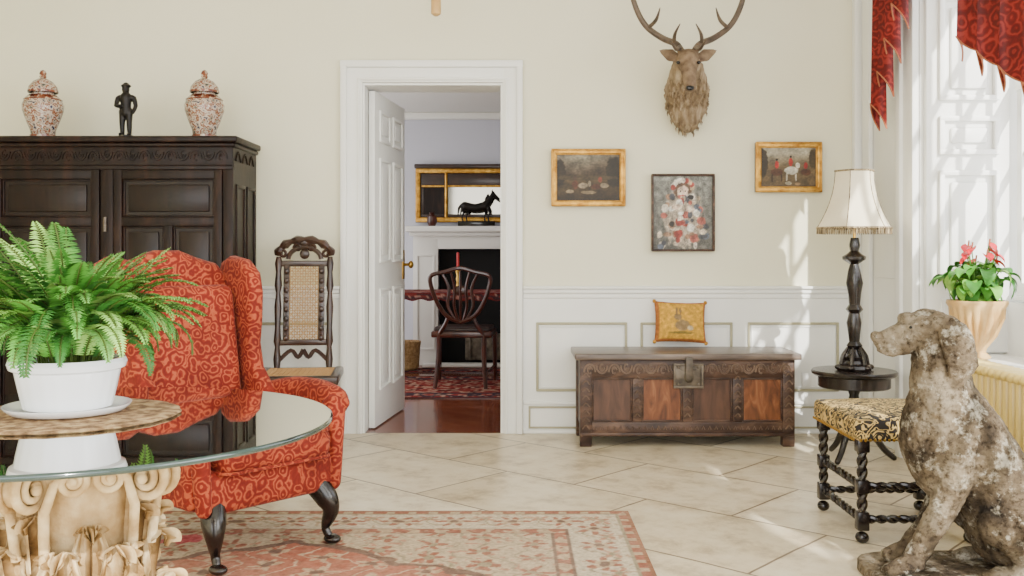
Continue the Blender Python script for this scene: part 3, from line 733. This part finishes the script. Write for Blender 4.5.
b.tube([(-.19,-.03,.15),(.19,-.03,.15)],.014,m,8)
for sx in (-1,1):
    b.box((sx*.100,by(.8),.80),(.036,.022,.46),m,.006,2,rot=(-.13,0,0))
    for j in range(8): b.ell((sx*.100,by(.6+j*.055)-.014,.6+j*.055),(.015,.007,.018),m,8)
b.box((0,by(.575),.575),(.27,.022,.035),m,.006); b.box((0,by(1.03),1.03),(.27,.022,.035),m,.006)
for i in range(12):
    x=-.08+i*.0145; b.box((x,by(.8),.80),(.004,.003,.45),'cane',0,rot=(-.13,0,0))
for i in range(29):
    z=.59+i*.0152; b.box((0,by(z)-.002,z),(.17,.003,.004),'cane')
for i in range(-6,12):
    for s in (-1,1):
        z=.62+i*.036
        za=max(.59,min(1.02,z)); zb=max(.59,min(1.02,z+.17))
        if zb-za>.02:
            xa=s*(-.08+(za-z)); xb=s*(-.08+(zb-z)); b.tube([(xa,by(za),za),(xb,by(zb),zb)],.0018,'cane',4)
yc=by(1.12)
arc=[(.155*math.cos(a),yc,1.075+.095*math.sin(a)) for a in [pi*j/12 for j in range(13)]]
b.tube(arc,[.016+.012*abs(math.sin(j*1.57)) for j in range(13)],m,8,3)
arc=[(.095*math.cos(a),yc,1.055+.07*math.sin(a)) for a in [pi*j/10 for j in range(11)]]
b.tube(arc,.014,m,8,2)
for sx in (-1,1):
    b.tube([(sx*(.125+.028*(1-t/9)*math.cos(t)),yc-.004,1.085+.028*(1-t/9)*math.sin(t)) for t in [j*.6 for j in range(12)]],.010,m,6)
    b.tube([(sx*(.04+.024*(1-t/9)*math.cos(t)),yc-.004,1.12+.024*(1-t/9)*math.sin(t)) for t in [j*.6 for j in range(12)]],.010,m,6)
b.ell((0,yc,1.155),(.035,.014,.03),m,10); b.ell((0,yc,1.085),(.03,.012,.03),m,10)
for sx in (-1,1): b.tube([(sx*.14,by(.5),.47),(sx*.07,by(.5),.53),(sx*.03,by(.5),.49),(0,by(.5),.535)],.012,m,6,4)
b.done()

# ---------------- wing chair ----------------
th=math.radians(49)
b=B('wing_armchair',loc=Vector((-1.105,3.80,.0105)),rot=th); m='damask'
b.box((0,-.03,.265),(.62,.62,.15),m,.03,4)
b.box((0,-.09,.385),(.53,.60,.125),m,.05,5)
pl=[(-.27,.30),(-.30,.6),(-.31,.85),(-.30,1.0),(-.25,1.055),(-.15,1.08),(-.06,1.11),(.06,1.11),(.15,1.08),(.25,1.055),(.30,1.0),(.31,.85),(.30,.6),(.27,.30)]
Mb=Matrix.Translation((0,.26,.3))@Matrix.Rotation(math.radians(-9),4,'X')@Matrix.Translation((0,0,-.3))@XZ(.04)
b.prism(pl,.13,m,Mb,.045,5)
b.box((0,.235,.66),(.50,.10,.60),m,.048,5,rot=(math.radians(-9),0,0))
for sx in (-1,1):
    wl=[(.34,.28),(.42,.98),(.40,1.05),(.33,1.075),(.22,1.06),(.14,1.01),(.115,.93),(.12,.82),(.135,.72),(.11,.63),(.04,.57),(.0,.53),(.0,.28)]
    Mw=Matrix.Translation((sx*.315,.36,0))@Matrix.Rotation(-sx*math.radians(8),4,'Z')@Matrix.Translation((0,-.36,0))@YZ(0)
    b.prism(wl,.075,m,Mw,.030,4)
    b.tube([(sx*.335,.10,.52),(sx*.35,-.05,.535),(sx*.362,-.18,.53),(sx*.362,-.28,.515)],[.045,.058,.064,.060],m,18,5,True)
    b.box((sx*.325,-.09,.36),(.085,.44,.30),m,.03,4)
    b.tube([(sx*.335,-.305,.50),(sx*.325,-.32,.36),(sx*.315,-.325,.22)],[.05,.036,.03],m,14,4,True)
    b.ell((sx*.362,-.345,.515),(.022,.012,.022),m,12)
    b.tube([(sx*.25,-.29,.22),(sx*.275,-.33,.165),(sx*.282,-.345,.12),(sx*.268,-.33,.06),(sx*.272,-.345,.028)],[.05,.046,.034,.018,.016],'ebony',12,5,True)
    b.ell((sx*.277,-.36,.018),(.033,.038,.017),'ebony',14)
    b.tube([(sx*.25,.22,.2),(sx*.26,.27,.09),(sx*.265,.33,.014)],[.028,.022,.014],'ebony',8,4)
for zz in (.337,.434):
    pp=[]
    for (sx,sy) in ((-1,-1),(1,-1),(1,1),(-1,1)):
        for a in range(4):
            t=math.atan2(sy,sx)-pi/4+a*pi/6
            pp.append((sx*.215+.046*math.cos(t),-.09+sy*.25+.046*math.sin(t),zz))
    b.tube(pp,.006,m,6,closed=True)
for v in b.v: v.x*=.88
b.done()

# ---------------- glass table ----------------
TX,TY,TH=X(80,2.19),2.19,.735
b=B('glass_pedestal_table'); c=(TX,TY,0)
R=.545
b.lathe([(R-.004,TH-.012),(R,TH-.009),(R,TH-.003),(R-.004,TH)],c,'edge',96,cap=False)
for zz in (TH,TH-.012):
    V=[Vector((TX+(R-.004)*math.cos(2*pi*k/96),TY+(R-.004)*math.sin(2*pi*k/96),zz)) for k in range(96)]
    b.add(V,[list(range(96))],'glass',smooth=False)
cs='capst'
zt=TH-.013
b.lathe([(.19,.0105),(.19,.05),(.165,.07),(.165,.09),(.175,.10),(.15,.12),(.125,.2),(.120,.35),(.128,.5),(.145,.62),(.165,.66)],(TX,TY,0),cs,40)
ca=math.radians(-14)
def abac(rs):
    P=[]
    for q4 in range(4):
        a0=ca+q4*pi/2
        c0=Vector((math.cos(a0),math.sin(a0)))*rs; c1=Vector((math.cos(a0+pi/2),math.sin(a0+pi/2)))*rs
        t0=(c1-c0).normalized()
        st_=c0+t0*.025; en=c1-t0*.025
        nn=Vector((-(c0+c1).x,-(c0+c1).y)).normalized()
        for j in range(9):
            t=j/8; pnt=st_.lerp(en,t)+nn*.04*math.sin(pi*t); P.append((pnt.x,pnt.y))
    return P
for (rs,z0,z1) in ((.240,zt-.016,zt),(.230,zt-.028,zt-.017),(.215,zt-.040,zt-.029)):
    b.prism(abac(rs),z1-z0,cs,Matrix.Translation((TX,TY,(z0+z1)/2)),.004,2)
def pol(r,a,z): return Vector((TX+r*math.cos(a),TY+r*math.sin(a),z))
for q4 in range(4):
    a=ca+q4*pi/2
    lat=Vector((-math.sin(a),math.cos(a),0))
    rc,zc,r0=.178,zt-.096,.052
    for off in (-.020,.020):
        pts=[];rad=[]
        n=38
        for i in range(n+1):
            t=i/n; ph=pi*.75-t*2.2*2*pi; r=r0*(1-.84*t)
            pts.append(pol(rc+r*math.cos(ph),a,zc+r*math.sin(ph))+lat*(off+math.copysign(.010*t,off))); rad.append(.0105*(1-.30*t))
        stem=[pol(.128,a,zt-.28)+lat*off*.6,pol(.134,a,zt-.20)+lat*off*.8,pol(.136,a,zt-.12)+lat*off]
        b.tube(stem+pts,[.010,.012,.012]+rad,cs,8)
        b.ell(pol(rc,a,zc)+lat*(off*1.7),(.012,.012,.012),cs,10)
    V=[];n=24
    for o in (-.018,.018):
        for i in range(n): V.append(pol(rc+.038*math.cos(2*pi*i/n),a,zc+.038*math.sin(2*pi*i/n))+lat*o)
    b.add(V,[[i,(i+1)%n,n+(i+1)%n,n+i] for i in range(n)]+[list(range(n)),list(range(n,2*n))[::-1]],cs)
    am=a+pi/4; latm=Vector((-math.sin(am),math.cos(am),0))
    for sgn in (-1,1):
        l2=latm*sgn
        pts=[];rad=[]
        for i in range(26):
            t=i/25; ph=pi*.6+t*1.9*2*pi; r=.030*(1-.85*t)
            pts.append(pol(.162,am,zt-.085)+l2*(.036+r*math.cos(ph))+Vector((0,0,r*math.sin(ph)))); rad.append(.0085*(1-.35*t))
        b.tube([pol(.132,am,zt-.25)+l2*.085,pol(.144,am,zt-.15)+l2*.088,pol(.156,am,zt-.09)+l2*.070]+pts,[.011,.011,.010]+rad,cs,8)
        b.ell(pol(.164,am,zt-.085)+l2*.036,(.010,.010,.010),cs,8)
    for j in range(6):
        t=j*pi/3
        b.ell(pol(.180,am,zt-.024)+latm*.020*math.cos(t)+Vector((0,0,.018*math.sin(t))),(.014,.014,.010),cs,8)
    b.ell(pol(.193,am,zt-.024),(.012,.012,.010),cs,8)
def acanth(a,z0,z1,r0,r1,w,curl):
    nu,nv=22,44
    lat=Vector((-math.sin(a),math.cos(a),0))
    def f(u,v):
        s=u*2-1
        hh=z1-z0
        if v<.70:
            t=v/.70; r=r0+(r1-r0)*t**2; z=z0+hh*t
        else:
            t=(v-.70)/.30; ph=t*pi*1.15; r=r1+curl*(1-math.cos(ph)) ; z=z1+curl*math.sin(ph)*1.0
        ww=w*(.7+.42*math.sin(pi*min(v*1.1,1)))*(1 if v<.78 else (max(0,1-(v-.78)/.22))**.6*.8+.14)
        cyc=(v*7)%1
        lob=1-.50*(1-math.sin(pi*cyc))**1.3*abs(s)**.7
        rib=.007*math.cos(s*pi*4)*(1-abs(s)*.4)
        scoop=-.014*math.sin(pi*min(1,abs(s)*1.2))+.020*abs(s)**3*math.sin(pi*cyc)
        ridge=.012*math.exp(-(s*7)**2)
        return pol(r+rib+scoop+ridge-.012*s*s,a,z-.035*abs(s)*(1 if v<.70 else .3)+.014*abs(s)*cyc)+lat*(s*ww*lob)
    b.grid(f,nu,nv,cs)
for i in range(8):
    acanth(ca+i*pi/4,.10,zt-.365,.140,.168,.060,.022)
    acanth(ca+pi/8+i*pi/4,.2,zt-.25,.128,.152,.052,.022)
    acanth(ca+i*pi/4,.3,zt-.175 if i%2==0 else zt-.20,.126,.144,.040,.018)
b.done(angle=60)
PXc,PYc=X(68,2.26),2.26
b=B('woven_placemat'); b.lathe([(.02,.0),(.235,0),(.24,.003),(.235,.006),(.0,.006)],(-.995,2.245,TH+.001),'mat',60,rmod=lambda a,z:1+.012*math.sin(a*40))
b.done()
b=B('potted_fern'); pz=TH+.009; c=(PXc,PYc,pz)
b.lathe([(.095,0),(.122,.003),(.134,.014),(.136,.018),(.130,.018),(.115,.008),(.0,.008)],c,'porc',48)
b.lathe([(.088,.010),(.094,.013),(.102,.05),(.112,.095),(.122,.100),(.126,.112),(.122,.122),(.112,.122),(.108,.10),(.0,.098)],c,'porc',88,rmod=lambda a,z:1+(.010*math.sin(a*22) if .02<z<.095 else 0))
b.lathe([(.108,.101),(.0,.108)],c,'soil',24)
rnd=random.Random(5)
def frond(bas,az,e0,droop,L,col):
    n=44; ds=L/n; pcur=Vector(bas); V=[];Fc=[]; pts=[pcur.copy()]
    for i in range(n):
        t=i/n; e=e0-droop*t**1.5
        d=Vector((math.cos(az)*math.cos(e),math.sin(az)*math.cos(e),math.sin(e)))
        pcur=pcur+d*ds
        if (pcur.x-PXc)**2+(pcur.y-PYc)**2<.15**2: pcur.z=max(pcur.z,TH+.12)
        else: pcur.z=max(pcur.z,TH+.02)
        pts.append(pcur.copy())
        if i<4: continue
        sd=Vector((-math.sin(az),math.cos(az),0)); nrm=sd.cross(d)
        l=.036*(max(0.02,math.sin(pi*(t*.84+.14))))**.8*(L/.30); w=.0038
        for s in (-1,1):
            up=rnd.uniform(-.1,.4)
            tip=pcur+sd*s*l+d*l*.25-nrm*l*up*.6-Vector((0,0,1))*l*.15
            mid=pcur.lerp(tip,.45)+Vector((0,0,.003))
            o=len(V); V+= [pcur.copy(),mid+d*w,tip,mid-d*w]; Fc.append([o,o+1,o+2,o+3])
    j=rnd.uniform(.85,1.12)
    b.add(V,Fc,'attrl',None,False,lin([min(255,x*j) for x in col]))
    b.tube(pts[::4],[.0020]*len(pts[::4]),'attrl',4,col=lin((84,104,44)))
GP=[(100,172,66),(76,146,54),(136,196,84),(62,126,50),(120,184,86),(154,204,100)]
for i in range(250):
    az=rnd.uniform(0,2*pi); r=rnd.uniform(0,.08); e0=math.radians(rnd.uniform(56,89)); 
    if math.cos(az)<-.2: L=rnd.uniform(.26,.42)
    else: L=rnd.uniform(.20,.335)
    dr=math.radians(rnd.uniform(45,115)) if rnd.random()<.68 else math.radians(rnd.uniform(130,175))
    if math.cos(az)>.3 and dr<1.4: e0=math.radians(rnd.uniform(70,89)); L=min(L,.31)
    frond((PXc+r*math.cos(az),PYc+r*math.sin(az),pz+.105),az,e0,dr,L,rnd.choice(GP))
b.done(recalc=False)

# ---------------- front rug ----------------
rx0,rx1,ry0,ry1=-2.1,.49,2.3,4.22
CR=(214,200,174);RU=(158,94,76);DK=(114,88,78);OL=(158,146,118);PK=(200,66,86);TN=(194,168,136)
def flower(x,y,cx,cy,r,n=6):
    dx,dy=x-cx,y-cy; d=math.hypot(dx,dy)/r; a=math.atan2(dy,dx)
    return d<.65+.35*math.cos(n*a), d
def frugc(u,v):
    x=u*(rx1-rx0);y=v*(ry1-ry0); W_=rx1-rx0;L_=ry1-ry0
    d=min(x,W_-x,y,L_-y)
    n=noise.noise(Vector((x*30,y*30,0))); n2=noise.noise(Vector((x*2.5,y*2.5,4)))
    if d>.07:
        xx=x+.03*noise.noise(Vector((x*11,y*11,7))); yy=y+.03*noise.noise(Vector((x*11,y*11,17)))
        x,y=xx,yy
    s=(x if (min(y,L_-y)<min(x,W_-x)) else y)
    c=CR
    if d<.018: c=(150,100,76)
    elif d<.05: c=RU if math.sin(s*70)>-.3 else TN
    elif d<.06: c=OL
    elif d<.27:
        t=(s%.22)-.11; dd=d-.165
        f,k=flower(t,dd,0,0,.075,6)
        f2,k2=flower(abs(t)-.11,dd+.04,0,0,.05,5)
        c=CR
        if f: c=RU if k>.5 else (TN if k>.25 else DK)
        elif f2: c=(186,134,108) if k2>.3 else OL
        elif abs(dd-.05*math.sin(s*2*pi/.22))<.006: c=OL
        elif n>.42: c=(180,148,120)
    elif d<.28: c=DK
    elif d<.33: c=TN if math.sin(s*60+n*3)>0 else RU
    elif d<.338: c=DK
    else:
        cx=(x-W_/2);cy=(y-L_/2)
        md=abs(cx)/.95+abs(cy)/.55+.10*noise.noise(Vector((x*7,y*7,2)))
        gx=(x%.19)-.095; gy=((y+ (.08 if int(x/.19)%2 else 0))%.16)-.08
        f,k=flower(gx,gy,0,0,.062,5)
        vine=abs(math.sin(x*29+math.sin(y*25)*1.6)+.5*n)<.15
        if md<1: 
            c=(174,102,82)
            if f: c=TN if k>.35 else DK
            elif vine: c=(206,180,150)
            if .92<md: c=DK
        else:
            c=(202,182,152)
            if f: c=RU if k>.35 else OL
            elif vine: c=OL
            elif n>.35: c=(184,124,100)
        if math.hypot(x-1.0,(y-1.66)*1.4)<.13+.08*n2+.03*n : c=mixc(c,PK,.8)
        if math.hypot(x-.86,(y-1.50)*1.3)<.10+.08*n2+.03*n : c=mixc(c,PK,.8)
    w=.27+.20*n2
    c=mixc(c,(206,186,162),max(0,w)+.18*n)
    return lin(c)
b=B('oriental_rug')
b.grid(lambda u,v:(rx0+(rx1-rx0)*u,ry0+(ry1-ry0)*v,.0085+.001*noise.noise(Vector((u*9,v*7,0)))),400,300,'attrr',frugc)
b.bb(rx0,rx1,ry0,ry1,.001,.006,'mat',.001)
b.done(recalc=False)

# ---------------- side table + lamp ----------------
LY=5.3; LX=X(854,LY); TZ=Z(370,LY)
b=B('round_side_table'); m='ebony'
b.lathe([(.0,-.028),(.205,-.028),(.218,-.018),(.22,-.006),(.214,0),(.0,0)],(LX,LY,TZ),m,48)
b.lathe([(.0,-.09),(.18,-.09),(.185,-.085),(.185,-.03),(.0,-.028)],(LX,LY,TZ),m,40)
b.lathe([(.03,.10),(.045,.13),(.03,.17),(.022,.24),(.035,.29),(.024,.34),(.04,TZ-.085)],(LX,LY,0),m,18)
for i in range(3):
    a=pi/2+i*2*pi/3+.3; ca_,sa=math.cos(a),math.sin(a)
    b.tube([(LX+ca_*r,LY+sa*r,z) for r,z in ((.02,.16),(.09,.14),(.15,.06),(.2,.016))],[.022,.02,.016,.015],m,8,4,True)
b.done()
b=B('table_lamp'); c=(LX+.002,LY,TZ+.001); m='ebony'
lp=[(.085,0),(.09,.01),(.085,.025),(.06,.035),(.05,.05),(.058,.07),(.04,.085),(.028,.11),(.040,.13),(.026,.15),(.030,.19),(.038,.25),(.028,.30),(.044,.32),(.028,.345),(.032,.40),(.042,.46),(.032,.52),(.022,.56),(.058,.585),(.060,.60),(.036,.615),(.022,.63),(.028,.66),(.02,.70)]
b.lathe(lp,c,m,24,rmod=lambda a,z:1+(.06*math.cos(6*a) if z<.08 else .06*math.cos(5*a+z*20)))
for i in range(6):
    a=i*pi/3; b.ell((c[0]+.083*math.cos(a),c[1]+.083*math.sin(a),c[2]+.016),(.022,.022,.015),m,8)
    b.tube([(c[0]+r*math.cos(a),c[1]+r*math.sin(a),c[2]+z) for r,z in ((.07,.03),(.06,.075),(.035,.12))],[.012,.012,.006],m,6,3)
b.tube([(c[0],c[1],c[2]+.68),(c[0],c[1],c[2]+.80)],.008,'brass',8)
z0=Z(228,LY)-c[2]; z1=Z(171,LY)-c[2]
prof=[]
for i in range(13):
    t=i/12; r=.198-(.198-.102)*(1-(1-t)**2.0); prof.append((r,z0+(z1-z0)*t))
pm_=lambda a,z:(math.cos(pi/6)/math.cos(((a)%(pi/3))-pi/6))**.8
b.lathe([(prof[0][0]*.985,prof[0][1])]+prof+[(prof[-1][0]*.98,prof[-1][1])],c,'shade',60,rmod=pm_,cap=False)
for i in range(6):
    a=i*pi/3; b.tube([(c[0]+r*1.0*math.cos(a),c[1]+r*1.0*math.sin(a),c[2]+z) for r,z in prof],.0025,'fringe2',5)
for zz,rr,t in ((z0,.199,.006),(z1,.103,.005)):
    b.tube([(c[0]+rr*pm_(a,0)*math.cos(a),c[1]+rr*pm_(a,0)*math.sin(a),c[2]+zz) for a in [2*pi*k/60 for k in range(60)]],t,'fringe2',6,closed=True)
for k in range(120):
    a=2*pi*k/120; rr=.199*pm_(a,0); b.tube([(c[0]+rr*math.cos(a),c[1]+rr*math.sin(a),c[2]+z0),(c[0]+rr*math.cos(a),c[1]+rr*math.sin(a),c[2]+z0-.032)],.0028,'fringe2',4)
b.done(angle=30,recalc=False)

# ---------------- stool ----------------
b=B('barley_twist_stool'); sx0,sx1,sy0,sy1=1.30,1.76,3.76,4.28
m='ebony'
def twist(p0,p1,r,turn):
    p0=Vector(p0);p1=Vector(p1);d=p1-p0;L=d.length;d.normalize();u=d.orthogonal().normalized();w=d.cross(u)
    n=max(12,int(L/.008))
    for ph in (0,pi):
        b.tube([p0+d*L*i/n+(u*math.cos(ph+turn*L*i/n)+w*math.sin(ph+turn*L*i/n))*r*.45 for i in range(n+1)],r*.62,m,7)
for x in (sx0+.025,sx1-.025):
    for y in (sy0+.025,sy1-.025):
        b.ell((x,y,.022),(.026,.026,.022),m,12); b.box((x,y,.085),(.044,.044,.07),m,.004)
        twist((x,y,.12),(x,y,.19),.02,75); b.box((x,y,.215),(.044,.044,.05),m,.004); twist((x,y,.24),(x,y,.35),.02,75); b.box((x,y,.37),(.046,.046,.05),m,.004)
for y in (sy0+.025,sy1-.025): twist((sx0+.05,y,.09),(sx1-.05,y,.09),.016,75); 
for x in (sx0+.025,sx1-.025): twist((x,sy0+.05,.09),(x,sy1-.05,.09),.016,75); twist((x,sy0+.05,.215),(x,sy1-.05,.215),.016,75)
twist((sx0+.05,sy0+.025,.215),(sx1-.05,sy0+.025,.215),.016,75)
b.box(((sx0+sx1)/2,(sy0+sy1)/2,.43),(sx1-sx0+.02,sy1-sy0+.02,.085),'tap',.022,4)
b.grid(lambda u,v:(sx0+(sx1-sx0)*u,sy0+(sy1-sy0)*v,.470+.022*max(0,math.sin(pi*u))**.5*max(0,math.sin(pi*v))**.5),20,20,'tap')
for k in range(26): 
    for xx in (sx0-.012,sx1+.012): b.ell((xx,sy0+(sy1-sy0)*(k+.5)/26,.395),(.004,.006,.006),'brass',5)
    b.ell((sx0+(sx1-sx0)*(k+.5)/26,sy0-.012,.395),(.006,.004,.006),'brass',5)
b.done()

# ---------------- dog statue ----------------
DY=3.36; kk=DY/F
def D(px,py,dy=0):
    v=W(px,py,DY); v.y+=dy; return v
T=B('t'); m='dog'
def tb(pts,rad,n=16,sub=4,flat=None): T.tube([D(*q_) for q_ in pts],[r*kk for r in rad],m,n,sub,True,flat)
T.ell(D(926,328),(25*kk,20*kk,19*kk),m)
tb([(914,332),(898,336),(883,340)],[17,12.5,9.5],flat=(1,.85,1))
T.ell(D(876,336),(6*kk,6*kk,5.5*kk),m); tb([(906,345),(892,350),(882,349)],[10,7,5])
T.ell(D(908,319),(10*kk,13*kk,7*kk),m)
for s in (-1,1):
    tb([(932,318,s*.052),(944,334,s*.084),(949,360,s*.098),(941,382,s*.096)],[8,16,16,6],flat=(1,.4,1))
tb([(936,338),(938,365),(942,392),(946,420)],[21,26,32,38],20)
tb([(944,412),(942,440),(948,466)],[38,41,36],20)
tb([(950,415),(970,446),(994,486),(1012,525)],[37,40,41,45],20)
T.ell(D(932,436),(29*kk,34*kk,36*kk),m)
T.ell(D(1020,532),(44*kk,44*kk,36*kk),m)
for s,ox,oy in ((-1,0,0),(1,14,-4)):
    tb([(946+ox*.4,440,s*.060),(944+ox*.6,470,s*.066),(938+ox,496,s*.066),(920+ox,530,s*.064),(906+ox,553+oy,s*.064)],[26,20,14.5,11.5,11])
    tb([(906+ox,556+oy,s*.064),(896+ox,560+oy,s*.066),(884+ox,563+oy,s*.066)],[12,11,8.5],flat=(1,1.15,.75))
    for t_ in (-1,0,1): tb([(894+ox,562+oy,s*.066+t_*.018),(881+ox,565+oy,s*.066+t_*.020)],[5.5,5],8,1)
    tb([(1020,508,s*.085),(1000,512,s*.100),(986,518,s*.102)],[36,31,22],flat=(1,.8,1))
    tb([(988,520,s*.105),(1002,540,s*.107),(1022,557,s*.105)],[20,13,10])
    tb([(1022,560,s*.107),(1000,563,s*.112),(980,564,s*.114)],[9,9.5,8],flat=(1,1.2,.8))
    for t_ in (-1,0,1): tb([(984,564,s*.114+t_*.016),(973,566,s*.114+t_*.018)],[5,4.5],8,1)
tb([(1050,548,0),(1066,560,.05),(1062,563,.14)],[11,8,5])
V,Fc=T.remesh(.006,2,.0045,30)
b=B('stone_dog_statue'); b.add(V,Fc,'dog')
for s in (-1,1):
    b.ell(D(904,326,s*.050),(.010,.007,.008),'dog',8); b.ell(D(904,326,s*.0545),(.006,.004,.005),'soot',8)
lo=min(v.z for v in V)
pl=[]
for i in range(48):
    a=2*pi*i/48; ex=lambda t:math.copysign(abs(t)**.45,t)
    pl.append((1.565+.375*ex(math.cos(a))*(1+.03*noise.noise(Vector((a*3,0,0)))),3.34+.22*ex(math.sin(a))))
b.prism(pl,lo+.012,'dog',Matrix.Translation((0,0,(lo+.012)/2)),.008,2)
b.done(angle=70)

# ---------------- radiator ----------------
b=B('column_radiator'); rxx=2.04
y=3.3
while y<4.52:
    for dx in (-.045,0,.045): b.tube([(rxx+dx,y,.08),(rxx+dx,y,.10),(rxx+dx,y,.58),(rxx+dx,y,.60)],[.012,.018,.018,.012],'rad',8)
    for zz in (.095,.600): b.tube([(rxx-.05,y,zz),(rxx+.05,y,zz)],.024,'rad',10,1,True)
    y+=.052
for zz in (.095,.59): b.tube([(rxx,3.28,zz),(rxx,4.54,zz)],.018,'rad',10,1,True)
for yy in (3.3,4.496): b.bb(rxx-.03,rxx+.03,yy-.012,yy+.012,0,.09,'rad',.004)
b.tube([(rxx,4.54,.095),(rxx,4.62,.095),(rxx,4.62,.0)],.010,'rad',8)
b.done()

# ---------------- sill plant ----------------
b=B('potted_anthurium'); py_=4.92; c=(X(977,py_),py_,.577)
b.lathe([(.06,0),(.065,.008),(.04,.03),(.045,.05),(.085,.11),(.118,.20),(.130,.25),(.142,.27),(.140,.285),(.125,.285),(.115,.25),(.0,.245)],c,'terra',120,rmod=lambda a,z:1+(.13*abs(math.sin(a*10))-.06 if .05<z<.24 else 0))
b.lathe([(.116,.255),(0,.262)],c,'soil',20)
rn=random.Random(3)
def leaf(base,az,el,L,Wd,mat,col=None,stem=.1,tilt=.35,curl=.9):
    base=Vector(base); dr=Vector((math.cos(az),math.sin(az),0))
    p1=base+dr*stem*math.cos(el)+Vector((0,0,stem*math.sin(el)))
    b.tube([base,base.lerp(p1,.5)+Vector((0,0,.015)),p1],.003,'attrl',5,3,col=lin((90,140,54)))
    sd=Vector((-dr.y,dr.x,0)); e2=el*tilt
    def f(u,v):
        s=u*2-1; w=Wd*(max(0,math.sin(pi*min(1,(v*.86+.14))))**.75)*(1-.2*v)
        al=L*v-(.18*L*abs(s) if v<.2 else 0)
        return p1+dr*al*math.cos(e2-v*curl)+Vector((0,0,al*math.sin(e2-v*curl)+.012*abs(s)))+sd*s*w
    b.grid(f,4,8,mat,(lambda u,v:col) if col else None)
top=(c[0],c[1],c[2]+.255)
for i in range(110):
    az=rn.uniform(0,2*pi); g=rn.choice([(86,160,54),(122,190,70),(66,136,46),(160,210,96)])
    leaf(top,az,math.radians(rn.uniform(42,89)),rn.uniform(.065,.10),rn.uniform(.030,.044),'attrl',lin(g),rn.uniform(.03,.22),curl=rn.uniform(.6,1.8))
for i in range(13):
    az=rn.uniform(-pi*.98,-.02); el=math.radians(rn.uniform(68,89)); st=rn.uniform(.22,.32)
    leaf(top,az,el,.055,.028,'spathe',None,st,tilt=-.2,curl=.5)
    e=Vector(top)+Vector((math.cos(az)*math.cos(el),math.sin(az)*math.cos(el),math.sin(el)))*st
    b.tube([e,e+Vector((0,-.01,.03))],.004,'fringe',6)
b.done(recalc=False)

# ---------------- curtains ----------------
b=B('swag_curtain')
def tail(Ya,Yb,hlong,hshort,pleats,top):
    def f(u,v):
        y=Ya+(Yb-Ya)*u; tri=abs(((u*pleats)%1)*2-1)
        bot=hlong+(hshort-hlong)*((math.floor(u*pleats*.999)+ (1-tri)*.9)/pleats)
        z=top+(bot-top)*v
        return (1.975+.07*(tri-.5)*(.5+.5*v),y+.03*math.sin(u*pleats*2*pi)*v,z)
    b.grid(f,pleats*12,30,'curtain')
    b.tube([Vector(f(i/(pleats*12),1))+Vector((-.002,0,0)) for i in range(pleats*12+1)],.004,'fringe',5)
tail(5.46,5.06,Z(130,5.42),Z(0,5.1),4,2.95)
tail(3.70,4.46,Z(106,3.8)+.0,Z(36,4.4),4,2.95)
def swag(u,v):
    y=5.25-1.3*u; sag=max(0,math.sin(pi*u))
    z=2.95-.5*v*(sag**.8)-.02
    return (1.97-.06*math.sin(v*pi*5)*sag*.5-.05*sag*math.sin(pi*v),y,z-.02*math.sin(v*pi*5))
b.grid(swag,40,40,'curtain')
b.tube([swag(i/40,1) for i in range(41)],.010,'fringe',6)
b.bb(1.93,XR,3.62,5.5,2.93,2.99,'white',.008)
b.done(recalc=False)
b=B('wall_socket'); b.bb(X(801,WY),X(810,WY),WY-.024,WY-.013,Z(386,WY),Z(372,WY),'glassw',.002); b.done()

# ---------------- lights ----------------
w=bpy.data.worlds.new('World'); scene.world=w; w.use_nodes=True
bg=w.node_tree.nodes['Background']; bg.inputs[0].default_value=(.93,.96,1,1); bg.inputs[1].default_value=1.45
def area(name,loc,rot,sx,sy,e,col=(1,1,1)):
    l=bpy.data.lights.new(name,'AREA'); l.shape='RECTANGLE'; l.size=sx; l.size_y=sy; l.energy=e; l.color=col
    o=bpy.data.objects.new(name,l); COL.objects.link(o); o.location=loc; o.rotation_euler=rot; return o
area('window_daylight',(2.75,3.9,1.95),(0,math.radians(90),0),2.1,2.4,60,(.98,.99,1))
area('window_daylight',(2.75,.5,1.95),(0,math.radians(90),0),2.1,2.6,215,(.98,.99,1))  # extra lamp at the added, unseen second window
area('rear_window_daylight',(-.6,-2.0,1.9),(math.radians(90),0,0),5.0,2.6,235,(1,.995,.98))  # added soft fill behind the camera; no rear window exists
area('dining_room_daylight',(-2.55,8.1,1.4),(0,math.radians(-90),0),1.8,2.4,58,(1,1,1))  # added lamp out of view, brightens the next room; no window there
s=bpy.data.lights.new('sun','SUN'); s.energy=10; s.angle=math.radians(.6); s.color=(1,.97,.90)
so=bpy.data.objects.new('sun',s); COL.objects.link(so); so.rotation_euler=Vector((-.34,1,-.62)).to_track_quat('-Z','Y').to_euler(); so.location=(6,-4,6)
cam=bpy.data.cameras.new('camera'); co=bpy.data.objects.new('camera',cam); COL.objects.link(co)
co.location=(0,0,H); co.rotation_euler=(math.radians(90),0,0); cam.lens=36*1000/1024; cam.sensor_width=36; cam.shift_y=-38/1024; cam.clip_start=.05
scene.camera=co
